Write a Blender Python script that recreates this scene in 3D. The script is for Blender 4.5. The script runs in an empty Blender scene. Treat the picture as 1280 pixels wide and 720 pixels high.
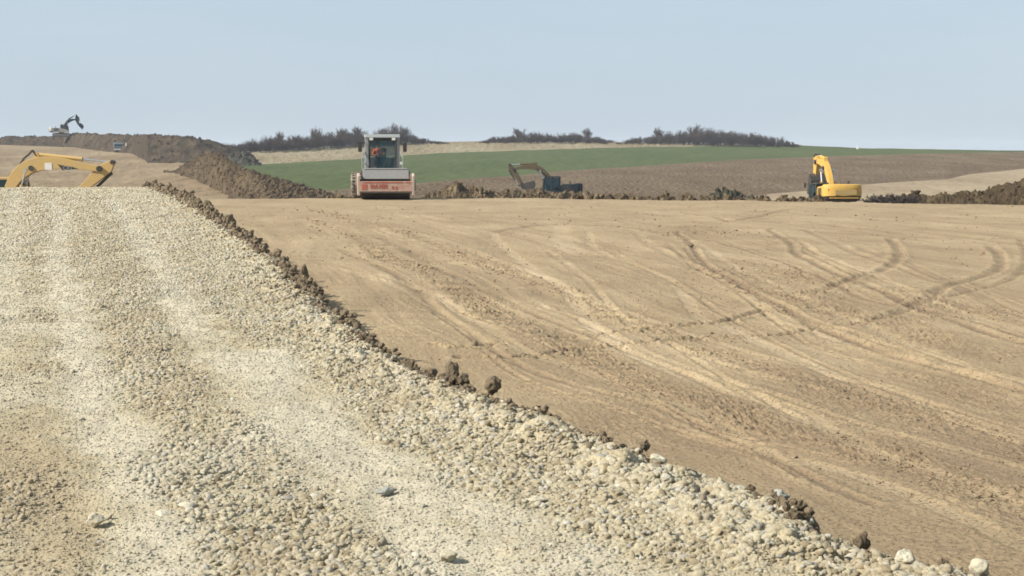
import bpy, bmesh, math, random
import numpy as np
from mathutils import Vector, Matrix, Euler
random.seed(7); RNG = np.random.default_rng(11)
C = bpy.context.scene.collection
PI = math.pi

# ------------------------------------------------------------------ camera
CAMH = 2.1; F = 2000.0; PITCH = math.atan(170/2000.0)
cs, sn = math.cos(PITCH), math.sin(PITCH)
cd = bpy.data.cameras.new('camera'); cam = bpy.data.objects.new('camera', cd); C.objects.link(cam)
cam.location = (0, 0, CAMH); cam.rotation_euler = (PI/2 - PITCH, 0, 0)
cd.sensor_width = 36; cd.lens = F/1280*36; cd.clip_start = 0.1; cd.clip_end = 9000
bpy.context.scene.camera = cam

def ray(x, y):
    u = (np.asarray(x, float)-640)/F; v = (360-np.asarray(y, float))/F
    return u, cs + v*sn, -sn + v*cs
def on_plane(x, y, z):                       # where the sight line meets height z
    a, b, c = ray(x, y); t = (z-CAMH)/c
    return np.stack([a*t, b*t], -1)
def at_dist(x, y, d):                        # point of the sight line at depth Y = d
    a, b, c = ray(x, y); t = np.asarray(d, float)/b
    return np.stack([a*t, b*t, CAMH + c*t], -1)

# ------------------------------------------------------------------ noise
def _h(ix, iy, s):
    h = (ix.astype(np.int64)*374761393 + iy.astype(np.int64)*668265263 + s*2147483647) & 0xffffffff
    h = ((h ^ (h >> 13))*1274126177) & 0xffffffff
    return ((h ^ (h >> 16)) & 0xffffff).astype(np.float32)/16777215.0
def vn(x, y, s=0):                           # gradient noise, about -1..1
    ix = np.floor(x); iy = np.floor(y); fx = (x-ix).astype(np.float32); fy = (y-iy).astype(np.float32)
    def g(a, b):
        an = _h(ix+a, iy+b, s)*6.2831853
        return np.cos(an)*(fx-a) + np.sin(an)*(fy-b)
    ux = fx*fx*fx*(fx*(fx*6-15)+10); uy = fy*fy*fy*(fy*(fy*6-15)+10)
    n0 = g(0, 0); n0 = n0 + (g(1, 0)-n0)*ux
    n1 = g(0, 1); n1 = n1 + (g(1, 1)-n1)*ux
    return 1.5*(n0 + (n1-n0)*uy)
def fbm(x, y, s=0, o=4, g=0.5):
    r = 0; a = 1; f = 1
    for i in range(o):
        r = r + a*vn(x*f+17.3*i, y*f-9.1*i, s+i); a *= g; f *= 2.03
    return r
def sstep(a, b, x):
    t = np.clip((x-a)/(b-a), 0, 1); return t*t*(3-2*t)

# ------------------------------------------------------------------ mesh helpers
def grid_mesh(name, P, mat, attrs=None, smooth=True, wrap=False):
    n, m = P.shape[:2]; me = bpy.data.meshes.new(name)
    idx = np.arange(n*m).reshape(n, m)
    q = np.stack([idx[:-1, :-1], idx[:-1, 1:], idx[1:, 1:], idx[1:, :-1]], -1).reshape(-1, 4)
    me.vertices.add(n*m); me.vertices.foreach_set('co', P.reshape(-1).astype(np.float32))
    me.loops.add(q.size); me.loops.foreach_set('vertex_index', q.reshape(-1).astype(np.int32))
    me.polygons.add(len(q)); me.polygons.foreach_set('loop_start', np.arange(0, q.size, 4, dtype=np.int32))
    me.polygons.foreach_set('loop_total', np.full(len(q), 4, np.int32))
    if smooth: me.polygons.foreach_set('use_smooth', np.ones(len(q), bool))
    for k, a in (attrs or {}).items():
        at = me.attributes.new(k, 'FLOAT', 'POINT'); at.data.foreach_set('value', a.reshape(-1).astype(np.float32))
    me.update(calc_edges=True); me.materials.append(mat)
    o = bpy.data.objects.new(name, me); C.objects.link(o); return o
def tri_mesh(name, V, T, mat, smooth=False, link=True):
    me = bpy.data.meshes.new(name); V = np.asarray(V, np.float32); T = np.asarray(T, np.int32); k = T.shape[1]
    me.vertices.add(len(V)); me.vertices.foreach_set('co', V.reshape(-1))
    me.loops.add(T.size); me.loops.foreach_set('vertex_index', T.reshape(-1))
    me.polygons.add(len(T)); me.polygons.foreach_set('loop_start', np.arange(0, T.size, k, dtype=np.int32))
    me.polygons.foreach_set('loop_total', np.full(len(T), k, np.int32))
    if smooth: me.polygons.foreach_set('use_smooth', np.ones(len(T), bool))
    me.update(calc_edges=True); me.materials.append(mat)
    o = bpy.data.objects.new(name, me)
    if link: C.objects.link(o)
    return o
def tag(o, label=None, cat=None, group=None, kind=None):
    if label: o['label'] = label
    if cat: o['category'] = cat
    if group: o['group'] = group
    if kind: o['kind'] = kind
    return o
def empty(name, loc, rot=(0, 0, 0)):
    o = bpy.data.objects.new(name, None); o.location = loc; o.rotation_euler = rot; C.objects.link(o)
    o.empty_display_size = 0.3; return o

class MB:
    """collects shapes; build() links them as one mesh object"""
    def __init__(s): s.v = []; s.f = []
    def add(s, V, Fc):
        b = len(s.v); s.v += [tuple(p) for p in V]; s.f += [tuple(i+b for i in f) for f in Fc]; return s
    def box(s, c, d, rot=None):
        x, y, z = d[0]/2, d[1]/2, d[2]/2
        V = [Vector((a*x, b*y, e*z)) for a in (-1, 1) for b in (-1, 1) for e in (-1, 1)]
        if rot: R = Euler(rot).to_matrix(); V = [R @ v for v in V]
        V = [v+Vector(c) for v in V]
        return s.add(V, [(0, 1, 3, 2), (4, 6, 7, 5), (0, 4, 5, 1), (2, 3, 7, 6), (0, 2, 6, 4), (1, 5, 7, 3)])
    def prism(s, pts, lo, hi, axis='y'):     # outline in the two other axes, extruded
        n = len(pts)
        def m(p, t):
            if axis == 'y': return (p[0], t, p[1])
            if axis == 'x': return (t, p[0], p[1])
            return (p[0], p[1], t)
        V = [m(p, lo) for p in pts] + [m(p, hi) for p in pts]
        Fc = [tuple(range(n))[::-1], tuple(range(n, 2*n))] + [(i, (i+1) % n, n+(i+1) % n, n+i) for i in range(n)]
        return s.add(V, Fc)
    def taper(s, pts, lo, hi, k, axis='z'):  # prism whose far end is scaled by k
        n = len(pts); cx = sum(p[0] for p in pts)/n; cy = sum(p[1] for p in pts)/n
        def m(p, t): return (p[0], p[1], t) if axis == 'z' else ((p[0], t, p[1]) if axis == 'y' else (t, p[0], p[1]))
        V = [m(p, lo) for p in pts] + [m((cx+(p[0]-cx)*k, cy+(p[1]-cy)*k), hi) for p in pts]
        Fc = [tuple(range(n))[::-1], tuple(range(n, 2*n))] + [(i, (i+1) % n, n+(i+1) % n, n+i) for i in range(n)]
        return s.add(V, Fc)
    def tube(s, p0, p1, r, r1=None, n=12):
        p0 = Vector(p0); p1 = Vector(p1); r1 = r if r1 is None else r1
        d = (p1-p0).normalized(); a = d.orthogonal().normalized(); b = d.cross(a)
        V = [p0+(a*math.cos(2*PI*i/n)+b*math.sin(2*PI*i/n))*r for i in range(n)] + \
            [p1+(a*math.cos(2*PI*i/n)+b*math.sin(2*PI*i/n))*r1 for i in range(n)]
        return s.add(V, [tuple(range(n))[::-1], tuple(range(n, 2*n))] + [(i, (i+1) % n, n+(i+1) % n, n+i) for i in range(n)])
    def path(s, pts, r, n=8):
        for a, b in zip(pts[:-1], pts[1:]): s.tube(a, b, r, n=n)
        return s
    def lathe(s, prof, c, axis='y', n=32):   # prof: (radius, t) rings along the axis
        V = []; m = len(prof)
        for i in range(n):
            a = 2*PI*i/n
            for r, t in prof:
                ca, sa = r*math.cos(a), r*math.sin(a)
                p = (ca, t, sa) if axis == 'y' else ((t, ca, sa) if axis == 'x' else (ca, sa, t))
                V.append((p[0]+c[0], p[1]+c[1], p[2]+c[2]))
        Fc = [(i*m+j, i*m+j+1, ((i+1) % n)*m+j+1, ((i+1) % n)*m+j) for i in range(n) for j in range(m-1)]
        return s.add(V, Fc)
    def build(s, name, mat, parent=None, bevel=0, smooth=False, label=None):
        me = bpy.data.meshes.new(name); me.from_pydata([tuple(v) for v in s.v], [], s.f)
        bm = bmesh.new(); bm.from_mesh(me); bmesh.ops.recalc_face_normals(bm, faces=bm.faces); bm.to_mesh(me); bm.free()
        me.materials.append(mat)
        if smooth: me.polygons.foreach_set('use_smooth', [True]*len(me.polygons))
        o = bpy.data.objects.new(name, me); C.objects.link(o)
        if parent is not None: o.parent = parent
        if bevel:
            b = o.modifiers.new('bevel', 'BEVEL'); b.width = bevel; b.segments = 2; b.limit_method = 'ANGLE'; b.angle_limit = math.radians(40)
        if label: o['label'] = label
        return o

# ------------------------------------------------------------------ materials
def nodes(name):
    m = bpy.data.materials.new(name); m.use_nodes = True; t = m.node_tree; b = t.nodes['Principled BSDF']
    b.inputs['Specular IOR Level'].default_value = 0.25
    return m, t, b
def N(t, kind, **k):
    n = t.nodes.new(kind)
    for a, v in k.items():
        if hasattr(n, a) and not isinstance(v, tuple): setattr(n, a, v)
        else: n.inputs[a.replace('_', ' ')].default_value = v
    return n
def noise(t, vec, scale, detail=4, rough=0.55, dist=0):
    n = t.nodes.new('ShaderNodeTexNoise'); n.inputs['Scale'].default_value = scale
    n.inputs['Detail'].default_value = detail; n.inputs['Roughness'].default_value = rough; n.inputs['Distortion'].default_value = dist
    t.links.new(vec, n.inputs['Vector']); return n.outputs['Fac']
def ramp(t, fac, stops):
    r = t.nodes.new('ShaderNodeValToRGB'); t.links.new(fac, r.inputs[0]); e = r.color_ramp.elements
    e[0].position = stops[0][0]; e[0].color = (*stops[0][1], 1); e[1].position = stops[-1][0]; e[1].color = (*stops[-1][1], 1)
    for p, c in stops[1:-1]: x = e.new(p); x.color = (*c, 1)
    return r.outputs[0]
def mix(t, fac, a, b, mode='MIX'):
    m = t.nodes.new('ShaderNodeMix'); m.data_type = 'RGBA'; m.blend_type = mode
    for s, v in ((m.inputs[0], fac), (m.inputs[6], a), (m.inputs[7], b)):
        if isinstance(v, (int, float)): s.default_value = v
        elif isinstance(v, tuple): s.default_value = (*v, 1)
        else: t.links.new(v, s)
    return m.outputs[2]
def attr(t, name):
    a = t.nodes.new('ShaderNodeAttribute'); a.attribute_name = name; return a.outputs['Fac']
def mrange(t, v, a, b, c=0., d=1.):
    m = t.nodes.new('ShaderNodeMapRange'); t.links.new(v, m.inputs[0])
    for i, x in enumerate((a, b, c, d)): m.inputs[i+1].default_value = x
    return m.outputs[0]
def bump(t, b, h, dist, strength=1.0, prev=None):
    n = t.nodes.new('ShaderNodeBump'); n.inputs['Distance'].default_value = dist; n.inputs['Strength'].default_value = strength
    t.links.new(h, n.inputs['Height'])
    if prev is not None: t.links.new(prev, n.inputs['Normal'])
    t.links.new(n.outputs[0], b.inputs['Normal']); return n.outputs[0]
def pos(t): return t.nodes.new('ShaderNodeNewGeometry').outputs['Position']
def objc(t): return t.nodes.new('ShaderNodeTexCoord').outputs['Object']

def paint(name, col, rough=0.5, metal=0.0, dust=0.45, dustcol=(0.33, 0.26, 0.17), sc=2.5, spec=0.35):
    m, t, b = nodes(name); v = objc(t)
    n1 = noise(t, v, sc, 6, 0.65); n2 = noise(t, v, sc*7, 5, 0.6)
    sep = t.nodes.new('ShaderNodeNewGeometry')
    base = mix(t, mrange(t, n2, .3, .75), tuple(c*.82 for c in col), tuple(min(1, c*1.08) for c in col))
    f = mrange(t, n1, .38, .68, dust*.25, dust)
    c = mix(t, f, base, dustcol)
    t.links.new(c, b.inputs['Base Color']); b.inputs['Metallic'].default_value = metal
    t.links.new(mrange(t, f, 0, 1, rough, .95), b.inputs['Roughness'])
    b.inputs['Specular IOR Level'].default_value = spec
    bump(t, b, n2, .004, .4); return m
M = {}
M['yellow'] = paint('yellow_paint', (.52, .335, .10), .5, dust=.65, dustcol=(.40, .29, .155))
M['yellow_bright'] = paint('bright_yellow_paint', (.60, .345, .045), .45, dust=.6, dustcol=(.36, .25, .11))
M['yellow_shade'] = paint('dark_yellow_paint', (.38, .26, .08), .6, dust=.4)
M['olive'] = paint('olive_paint', (.075, .052, .02), .55, dust=.3, dustcol=(.09, .07, .04))
M['blue_dark'] = paint('dark_blue_paint', (.006, .016, .024), .8, dust=.12, dustcol=(.08, .07, .05), spec=.08)
M['blue_mid'] = paint('blue_grey_paint', (.06, .12, .16), .35, dust=.2)
M['black'] = paint('black_metal', (.02, .02, .02), .5, dust=.2, dustcol=(.2, .16, .11))
M['steel'] = paint('worn_steel', (.22, .21, .19), .45, .5, dust=.4)
M['chrome'] = paint('cylinder_rod', (.55, .56, .58), .25, .8, dust=.1)
M['track'] = paint('track_steel', (.06, .05, .04), .7, .2, dust=.6, dustcol=(.22, .17, .11))
M['rubber'] = paint('rubber', (.03, .03, .03), .85, dust=.8, dustcol=(.38, .32, .24))
M['grey'] = paint('grey_paint', (.25, .265, .27), .45, dust=.35)
M['greylight'] = paint('light_grey_paint', (.26, .30, .32), .4, dust=.4)
M['white'] = paint('white_paint', (.72, .70, .66), .5, dust=.25)
M['orange'] = paint('faded_orange_paint', (.42, .17, .12), .55, dust=.95, dustcol=(.45, .37, .30), sc=5)
M['cream'] = paint('cream_paint', (.45, .42, .35), .5, dust=.35)
M['dusty'] = paint('dusty_plate', (.42, .30, .24), .6, dust=.8, dustcol=(.44, .37, .29))
M['red'] = paint('red_lettering', (.42, .06, .03), .6, dust=.35, dustcol=(.5, .3, .2))
M['drum'] = paint('shaded_drum_steel', (.035, .03, .025), .6, .1, dust=.35, dustcol=(.12, .09, .06), sc=1.4)  # steel darkened all over for the shade below the frame beam
M['vest'] = paint('orange_vest', (.95, .17, .03), .8, dust=.02)
M['cloth'] = paint('dark_trousers', (.03, .05, .08), .9, dust=.1)
M['skin'] = paint('skin', (.45, .25, .17), .6, dust=.02)
M['hair'] = paint('dark_hair', (.03, .02, .015), .7, dust=0)
M['lamp'] = paint('lamp_glass', (.75, .74, .68), .15, dust=.15)
M['lime'] = paint('green_paint', (.04, .20, .12), .5, dust=.3)
def glass(name, tint, alpha):
    m, t, b = nodes(name); b.inputs['Base Color'].default_value = (*tint, 1); b.inputs['Roughness'].default_value = .08
    b.inputs['Alpha'].default_value = alpha; b.inputs['Specular IOR Level'].default_value = .5 if alpha < .5 else .2
    return m
M['glass'] = glass('cab_glass', (.02, .08, .095), .36)
M['glassdark'] = glass('tinted_glass', (.015, .035, .045), .85)

def soil(name, dark, mid, light, sc, bsc, bdist, sc2=None, rough=.95):
    """loose earth: three tones from world-space noise plus a fine relief"""
    m, t, b = nodes(name); v = pos(t)
    n1 = noise(t, v, sc, 6, .6); n2 = noise(t, v, sc*9, 5, .65)
    a = ramp(t, n1, [(.32, dark), (.5, mid), (.68, light)])
    c = mix(t, mrange(t, n2, .3, .7), mix(t, 1., a, (.72, .72, .72), 'MULTIPLY'), a)
    t.links.new(c, b.inputs['Base Color']); b.inputs['Roughness'].default_value = rough; b.inputs['Specular IOR Level'].default_value = .1
    bump(t, b, noise(t, v, bsc, 6, .7), bdist); return m
M['clod'] = soil('dark_clay', (.12, .090, .056), (.185, .142, .092), (.27, .21, .14), 9, 40, .02)
M['spoil_dark'] = soil('spoil_earth_dark', (0.0374, 0.0279, 0.0194), (0.0646, 0.0479, 0.0314), (0.102, 0.0766, 0.0486), .35, 2.2, .35)
M['spoil'] = soil('spoil_earth', (0.0663, 0.0467, 0.0278), (0.1127, 0.0811, 0.0474), (0.1658, 0.1233, 0.0724), .45, 2.6, .35)
M['spoil_grey'] = soil('spoil_earth_grey', (0.0433, 0.041, 0.0303), (0.0723, 0.0672, 0.0498), (0.1156, 0.1061, 0.0789), .6, 3, .3)
M['rubble'] = soil('rubble_earth', (0.057, 0.0403, 0.0245), (0.1216, 0.0878, 0.0522), (0.2356, 0.183, 0.1105), 1.6, 7, .12)
M['spoil_near'] = soil('spoil_earth_near', (0.0506, 0.0354, 0.0194), (0.0903, 0.0637, 0.0352), (0.1373, 0.099, 0.0546), .9, 5, .2)
HAZE = 0.0002
# ------------------------------------------------------------------ terrain materials
def m_brown():
    m, t, b = nodes('compacted_earth'); v = pos(t); tone = attr(t, 'tone'); rg = attr(t, 'rough')
    n1 = noise(t, v, .35, 5, .6); n2 = noise(t, v, 3.5, 6, .65); n3 = noise(t, v, 45, 4, .7)
    a = ramp(t, n1, [(.30, (.288, .220, .125)), (.5, (.35, .272, .155)), (.70, (.41, .325, .19))])
    a = mix(t, mrange(t, n2, .30, .70, 0, .6), a, (.295, .215, .135))
    a = mix(t, mrange(t, n3, .42, .68, 0, .55), a, (.22, .16, .105))
    a = mix(t, mrange(t, tone, 0, 1, 0, .65), a, (.50, .395, .26))
    a = mix(t, mrange(t, tone, 0, -1, 0, .8), a, (.17, .12, .078))
    t.links.new(a, b.inputs['Base Color']); b.inputs['Roughness'].default_value = .95; b.inputs['Specular IOR Level'].default_value = .1
    fl = mrange(t, noise(t, v, 30, 3, .6), .36, .44, 0, 1); a = mix(t, mrange(t, fl, 0, 1, .55, 0), a, (.18, .13, .082)); t.links.new(a, b.inputs['Base Color'])
    p = bump(t, b, noise(t, v, 22, 6, .72), .024, .85); p = bump(t, b, fl, .012, .8, p)
    bump(t, b, noise(t, v, 90, 4, .7), .006, .8, p); return m
def m_gravel():
    m, t, b = nodes('gravel_base'); v = pos(t); tone = attr(t, 'tone')
    n1 = noise(t, v, .5, 5, .6); n2 = noise(t, v, 6, 6, .7); n3 = noise(t, v, 70, 4, .7)
    a = ramp(t, n1, [(.32, (.395, .335, .215)), (.5, (.455, .395, .27)), (.68, (.50, .445, .315))])
    a = mix(t, mrange(t, n2, .32, .7, 0, .5), a, (.32, .265, .155))
    a = mix(t, mrange(t, n3, .45, .70, 0, .5), a, (.24, .19, .12))
    a = mix(t, mrange(t, tone, 0, 1, 0, .6), a, (.54, .49, .375))
    a = mix(t, mrange(t, tone, 0, -1, 0, .7), a, (.34, .27, .165))
    t.links.new(a, b.inputs['Base Color']); b.inputs['Roughness'].default_value = .95; b.inputs['Specular IOR Level'].default_value = .1
    vo = t.nodes.new('ShaderNodeTexVoronoi'); vo.inputs['Scale'].default_value = 55; t.links.new(v, vo.inputs['Vector'])
    p = bump(t, b, mrange(t, vo.outputs['Distance'], 0, .8, 1, 0), .012, .5)
    bump(t, b, noise(t, v, 60, 5, .75), .012, .9, p); return m
def m_stone():
    m, t, b = nodes('river_stone'); oi = t.nodes.new('ShaderNodeObjectInfo'); v = objc(t)
    r = ramp(t, oi.outputs['Random'], [(0, (.20, .155, .09)), (.10, (.34, .28, .175)), (.28, (.47, .405, .265)), (.6, (.56, .50, .345)), (.82, (.62, .57, .425)), (.90, (.38, .37, .33)), (.95, (.70, .66, .55)), (1, (.28, .25, .19))])
    n = noise(t, v, 1.6, 6, .7)
    c = mix(t, mrange(t, n, .35, .7, 0, .5), r, (.36, .29, .19))
    an = t.nodes.new('ShaderNodeAttribute'); an.attribute_type = 'INSTANCER'; an.attribute_name = 'tn'; tn = an.outputs['Fac']
    c = mix(t, mrange(t, tn, 0, 1, 0, .55), c, (.57, .53, .42)); c = mix(t, mrange(t, tn, 0, -1, 0, .6), c, (.38, .30, .19))
    t.links.new(c, b.inputs['Base Color']); b.inputs['Roughness'].default_value = .85; b.inputs['Specular IOR Level'].default_value = .2
    bump(t, b, noise(t, v, 5, 5, .7), .12, .6); return m
def m_field(name, a0, a1, a2, sc, bsc, bd, stretch=(1, 1, 1)):
    m, t, b = nodes(name); mp = t.nodes.new('ShaderNodeMapping'); t.links.new(pos(t), mp.inputs[0]); mp.inputs['Scale'].default_value = stretch
    v = mp.outputs[0]; n1 = noise(t, v, sc, 6, .6); n2 = noise(t, v, sc*8, 5, .7)
    a = ramp(t, n1, [(.3, a0), (.5, a1), (.7, a2)])
    a = mix(t, mrange(t, n2, .35, .7, 0, .4), a, tuple(x*.6 for x in a1))
    t.links.new(a, b.inputs['Base Color']); b.inputs['Roughness'].default_value = .95; b.inputs['Specular IOR Level'].default_value = .05
    bump(t, b, noise(t, v, bsc, 6, .7), bd); return m
M['brown'] = m_brown(); M['gravel'] = m_gravel(); M['stone'] = m_stone()
M['crop'] = m_field('young_crop', (0.0595, 0.0784, 0.0285), (0.0706, 0.0886, 0.0349), (0.0851, 0.1004, 0.0393), .05, 1.2, .12, (1, .5, 1))
M['plough'] = m_field('ploughed_soil', (0.1053, 0.0738, 0.0459), (0.1365, 0.1, 0.0629), (0.1755, 0.1328, 0.0851), .09, .9, .5, (1, .35, 1))
M['dry'] = m_field('dry_grass', (0.1628, 0.1292, 0.0756), (0.2294, 0.19, 0.1188), (0.2886, 0.2508, 0.1656), .05, .8, .5, (1, .3, 1))
M['dirt'] = m_field('bare_dirt', (0.1722, 0.1247, 0.0741), (0.2296, 0.172, 0.1053), (0.287, 0.2236, 0.1404), .04, .7, .25, (1, .5, 1))
M['track_dirt'] = m_field('pale_dirt', (0.2125, 0.1615, 0.103), (0.2745, 0.2167, 0.1398), (0.3277, 0.2635, 0.173), .06, .8, .2, (1, .4, 1))
M['base'] = m_field('far_ground', (.10, .10, .06), (.14, .13, .08), (.18, .15, .10), .01, .1, .3)

# ------------------------------------------------------------------ near ground
GH = 0.40                                           # gravel stands this high over the brown earth
edge_px = [(120, 229), (160, 231), (200, 235), (240, 250), (290, 284), (350, 326), (380, 351), (420, 392), (470, 427), (520, 457), (560, 478), (620, 501), (700, 527), (750, 549),
           (820, 577), (900, 607), (960, 627), (1020, 657), (1080, 688), (1140, 708), (1240, 728), (1420, 790), (1800, 960)]
ep = np.array([on_plane(x, y, GH) for x, y in edge_px]); ep = ep[np.argsort(ep[:, 1])]
def edge_x(Y):
    e = np.interp(Y, ep[:, 1], ep[:, 0])
    return e + .09*vn(Y*1.8, Y*0+3, 5)*np.clip(Y/12, .6, 3) + .06*vn(Y*6, Y*0+8, 6)
CREST_G, = [76.0]
def crest_b(X, Y):                                  # distance of the platform's far edge at this azimuth
    px = 640 + F*X/np.maximum(Y, 1)
    return np.interp(px, [0, 280, 600, 900, 1280, 1800], [74, 72, 73, 69, 63, 58])
def fall(d):                                        # shoulder beyond the crest
    d = np.maximum(d, 0); return -(.5*.045*np.minimum(d, 9)**2/1.0 + .35*np.maximum(d-9, 0))
def floor_z(d): return np.interp(d, [0, 60, 82, 95, 105, 165], [-2.0, -2.0, -2.2, -2.4, -2.5, -3.84])

def spline(pts, k=8):
    P = np.array(pts, float); P = np.vstack([2*P[0]-P[1], P, 2*P[-1]-P[-2]]); out = []
    for i in range(1, len(P)-2):
        for t in np.linspace(0, 1, k, endpoint=False):
            a, b, c, d = P[i-1], P[i], P[i+1], P[i+2]
            out.append(.5*((2*b)+(-a+c)*t+(2*a-5*b+4*c-d)*t*t+(-a+3*b-3*c+d)*t**3))
    out.append(P[-2]); return np.array(out)
def signed(X, Y, poly, reach):
    """signed distance to a world polyline and run along it, only near it"""
    S = np.full(X.shape, 1e3, np.float32); A = np.zeros(X.shape, np.float32); run = 0
    yr = Y[:, 0]
    for (x0, y0), (x1, y1) in zip(poly[:-1], poly[1:]):
        L = math.hypot(x1-x0, y1-y0)
        if L < 1e-6: continue
        r0 = np.searchsorted(yr, min(y0, y1)-reach); r1 = np.searchsorted(yr, max(y0, y1)+reach)
        if r1 > r0:
            xs = X[r0:r1]-x0; ys = Y[r0:r1]-y0; ux, uy = (x1-x0)/L, (y1-y0)/L
            t = np.clip(xs*ux+ys*uy, 0, L); dx = xs-t*ux; dy = ys-t*uy
            dd = np.hypot(dx, dy); sg = np.where(ux*dy-uy*dx > 0, 1, -1)
            o = dd < np.abs(S[r0:r1])
            S[r0:r1][o] = (dd*sg)[o]; A[r0:r1][o] = (run+t)[o]
        run += L
    return S, A
def wl(pts, z=0.0): return on_plane(*np.array(spline(pts)).T, z)

# wheel and track marks read off the photograph and laid on the ground plane
RUTS = [ # points, half width m, depth m, lugs per metre
 ([(846,290),(859,299),(874,322),(889,335),(934,361),(982,386),(1024,410),(1065,425),(1121,447),(1178,462),(1280,492),(1400,530)], .13, .045, 0),
 ([(960,287),(986,303),(997,318),(1027,333),(1065,350),(1102,365),(1151,386),(1196,402),(1238,417),(1280,429),(1380,452)], .14, .04, 0),
 ([(1112,298),(1119,305),(1125,320),(1117,331),(1099,341),(1080,344),(1050,354),(1027,363),(1005,365)], .16, .06, 3),
 ([(1238,308),(1249,318),(1251,333),(1234,344),(1185,359),(1166,372),(1140,384),(1117,395),(1080,404),(1040,408)], .16, .06, 3),
 ([(1275,300),(1283,322),(1270,345),(1230,362),(1190,372)], .12, .03, 3),
 ([(540,431),(569,434),(600,432),(625,429)], .045, .045, 5),
 ([(577,447),(632,447),(681,442),(719,436),(760,434),(794,431),(840,427),(877,423),(934,420),(979,417),(1020,412)], .06, .035, 5),
 ([(696,423),(760,419),(840,410),(877,406),(915,399),(952,387),(967,386)], .06, .035, 5),
 ([(900,284),(990,288),(1050,292),(1117,296),(1189,297),(1300,301)], .22, .035, 0),
 ([(780,268),(840,266),(889,271),(915,277),(952,269),(990,262),(1040,260)], .22, .04, 0),
 ([(620,290),(650,284),(700,280),(760,282),(820,290),(850,293)], .2, .025, 0),
 ([(855,310),(880,340),(910,352),(960,372),(1010,398),(1060,416)], .08, .03, 0),
 ([(880,300),(930,312),(985,330),(1040,352),(1070,370),(1110,380),(1180,392),(1290,425)], .10, .025, 0),
]
BANDS = [ # points, half width, roughness, tone
 ([(380,272),(449,298),(475,320),(524,335),(569,361),(625,399),(681,418),(745,450),(800,478),(856,491),(912,512),(969,541),(1062,556),(1137,583),(1212,609),(1300,640)], .33, 1.0, -.25),
 ([(390,262),(460,279),(531,301),(580,320),(644,342),(700,361),(737,380),(794,406),(850,430),(930,452),(1010,478),(1055,491),(1137,513),(1212,541),(1300,572)], .30, .9, -.2),
 ([(740,395),(790,405),(830,414),(880,428)], .25, .8, -.2),
 ([(900,335),(950,362),(1000,365),(1060,395),(1110,402),(1170,430),(1240,445)], .5, .9, -.25),
 ([(960,330),(1010,350),(1060,362),(1140,368),(1180,400)], .4, .7, -.15),
 ([(860,283),(880,290),(960,298),(1000,306)], .8, .7, -.3),
 ([(1170,378),(1240,392),(1300,402)], .5, .8, -.25),
 ([(1130,470),(1180,480),(1220,500),(1290,525)], .22, .8, -.2),
 ([(618,292),(620,300),(640,316),(670,342),(700,357),(713,372),(726,387),(737,406),(760,425),(794,444),(840,462),(900,486),(980,510),(1100,570),(1200,604),(1300,650)], .13, -.8, .55),
 ([(700,282),(702,300),(712,318)], .3, -.6, .35),
 ([(735,290),(745,310),(790,330),(840,352),(868,390),(880,402),(905,408),(975,440),(1050,470),(1120,487),(1200,525),(1300,560)], .11, -.6, .42),
 ([(865,300),(905,325),(940,345),(1000,370),(1040,392),(1090,410),(1150,438),(1200,455),(1300,488)], .10, -.5, .4),
 ([(995,300),(1040,325),(1090,342),(1150,372),(1200,390),(1300,420)], .11, -.5, .38),
 ([(390,330),(450,345),(520,368),(560,400),(620,435)], .13, -.5, .3),
 ([(470,345),(530,362),(580,392),(620,418),(660,440),(720,462),(800,486),(880,520),(960,566),(1100,605),(1290,690)], .10, -.5, .38),
]
def rows(d0, d1, n, p):                             # spacing that grows with distance
    a, b = d0**-p, d1**-p; return np.linspace(a, b, n)**(-1/p)
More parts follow.
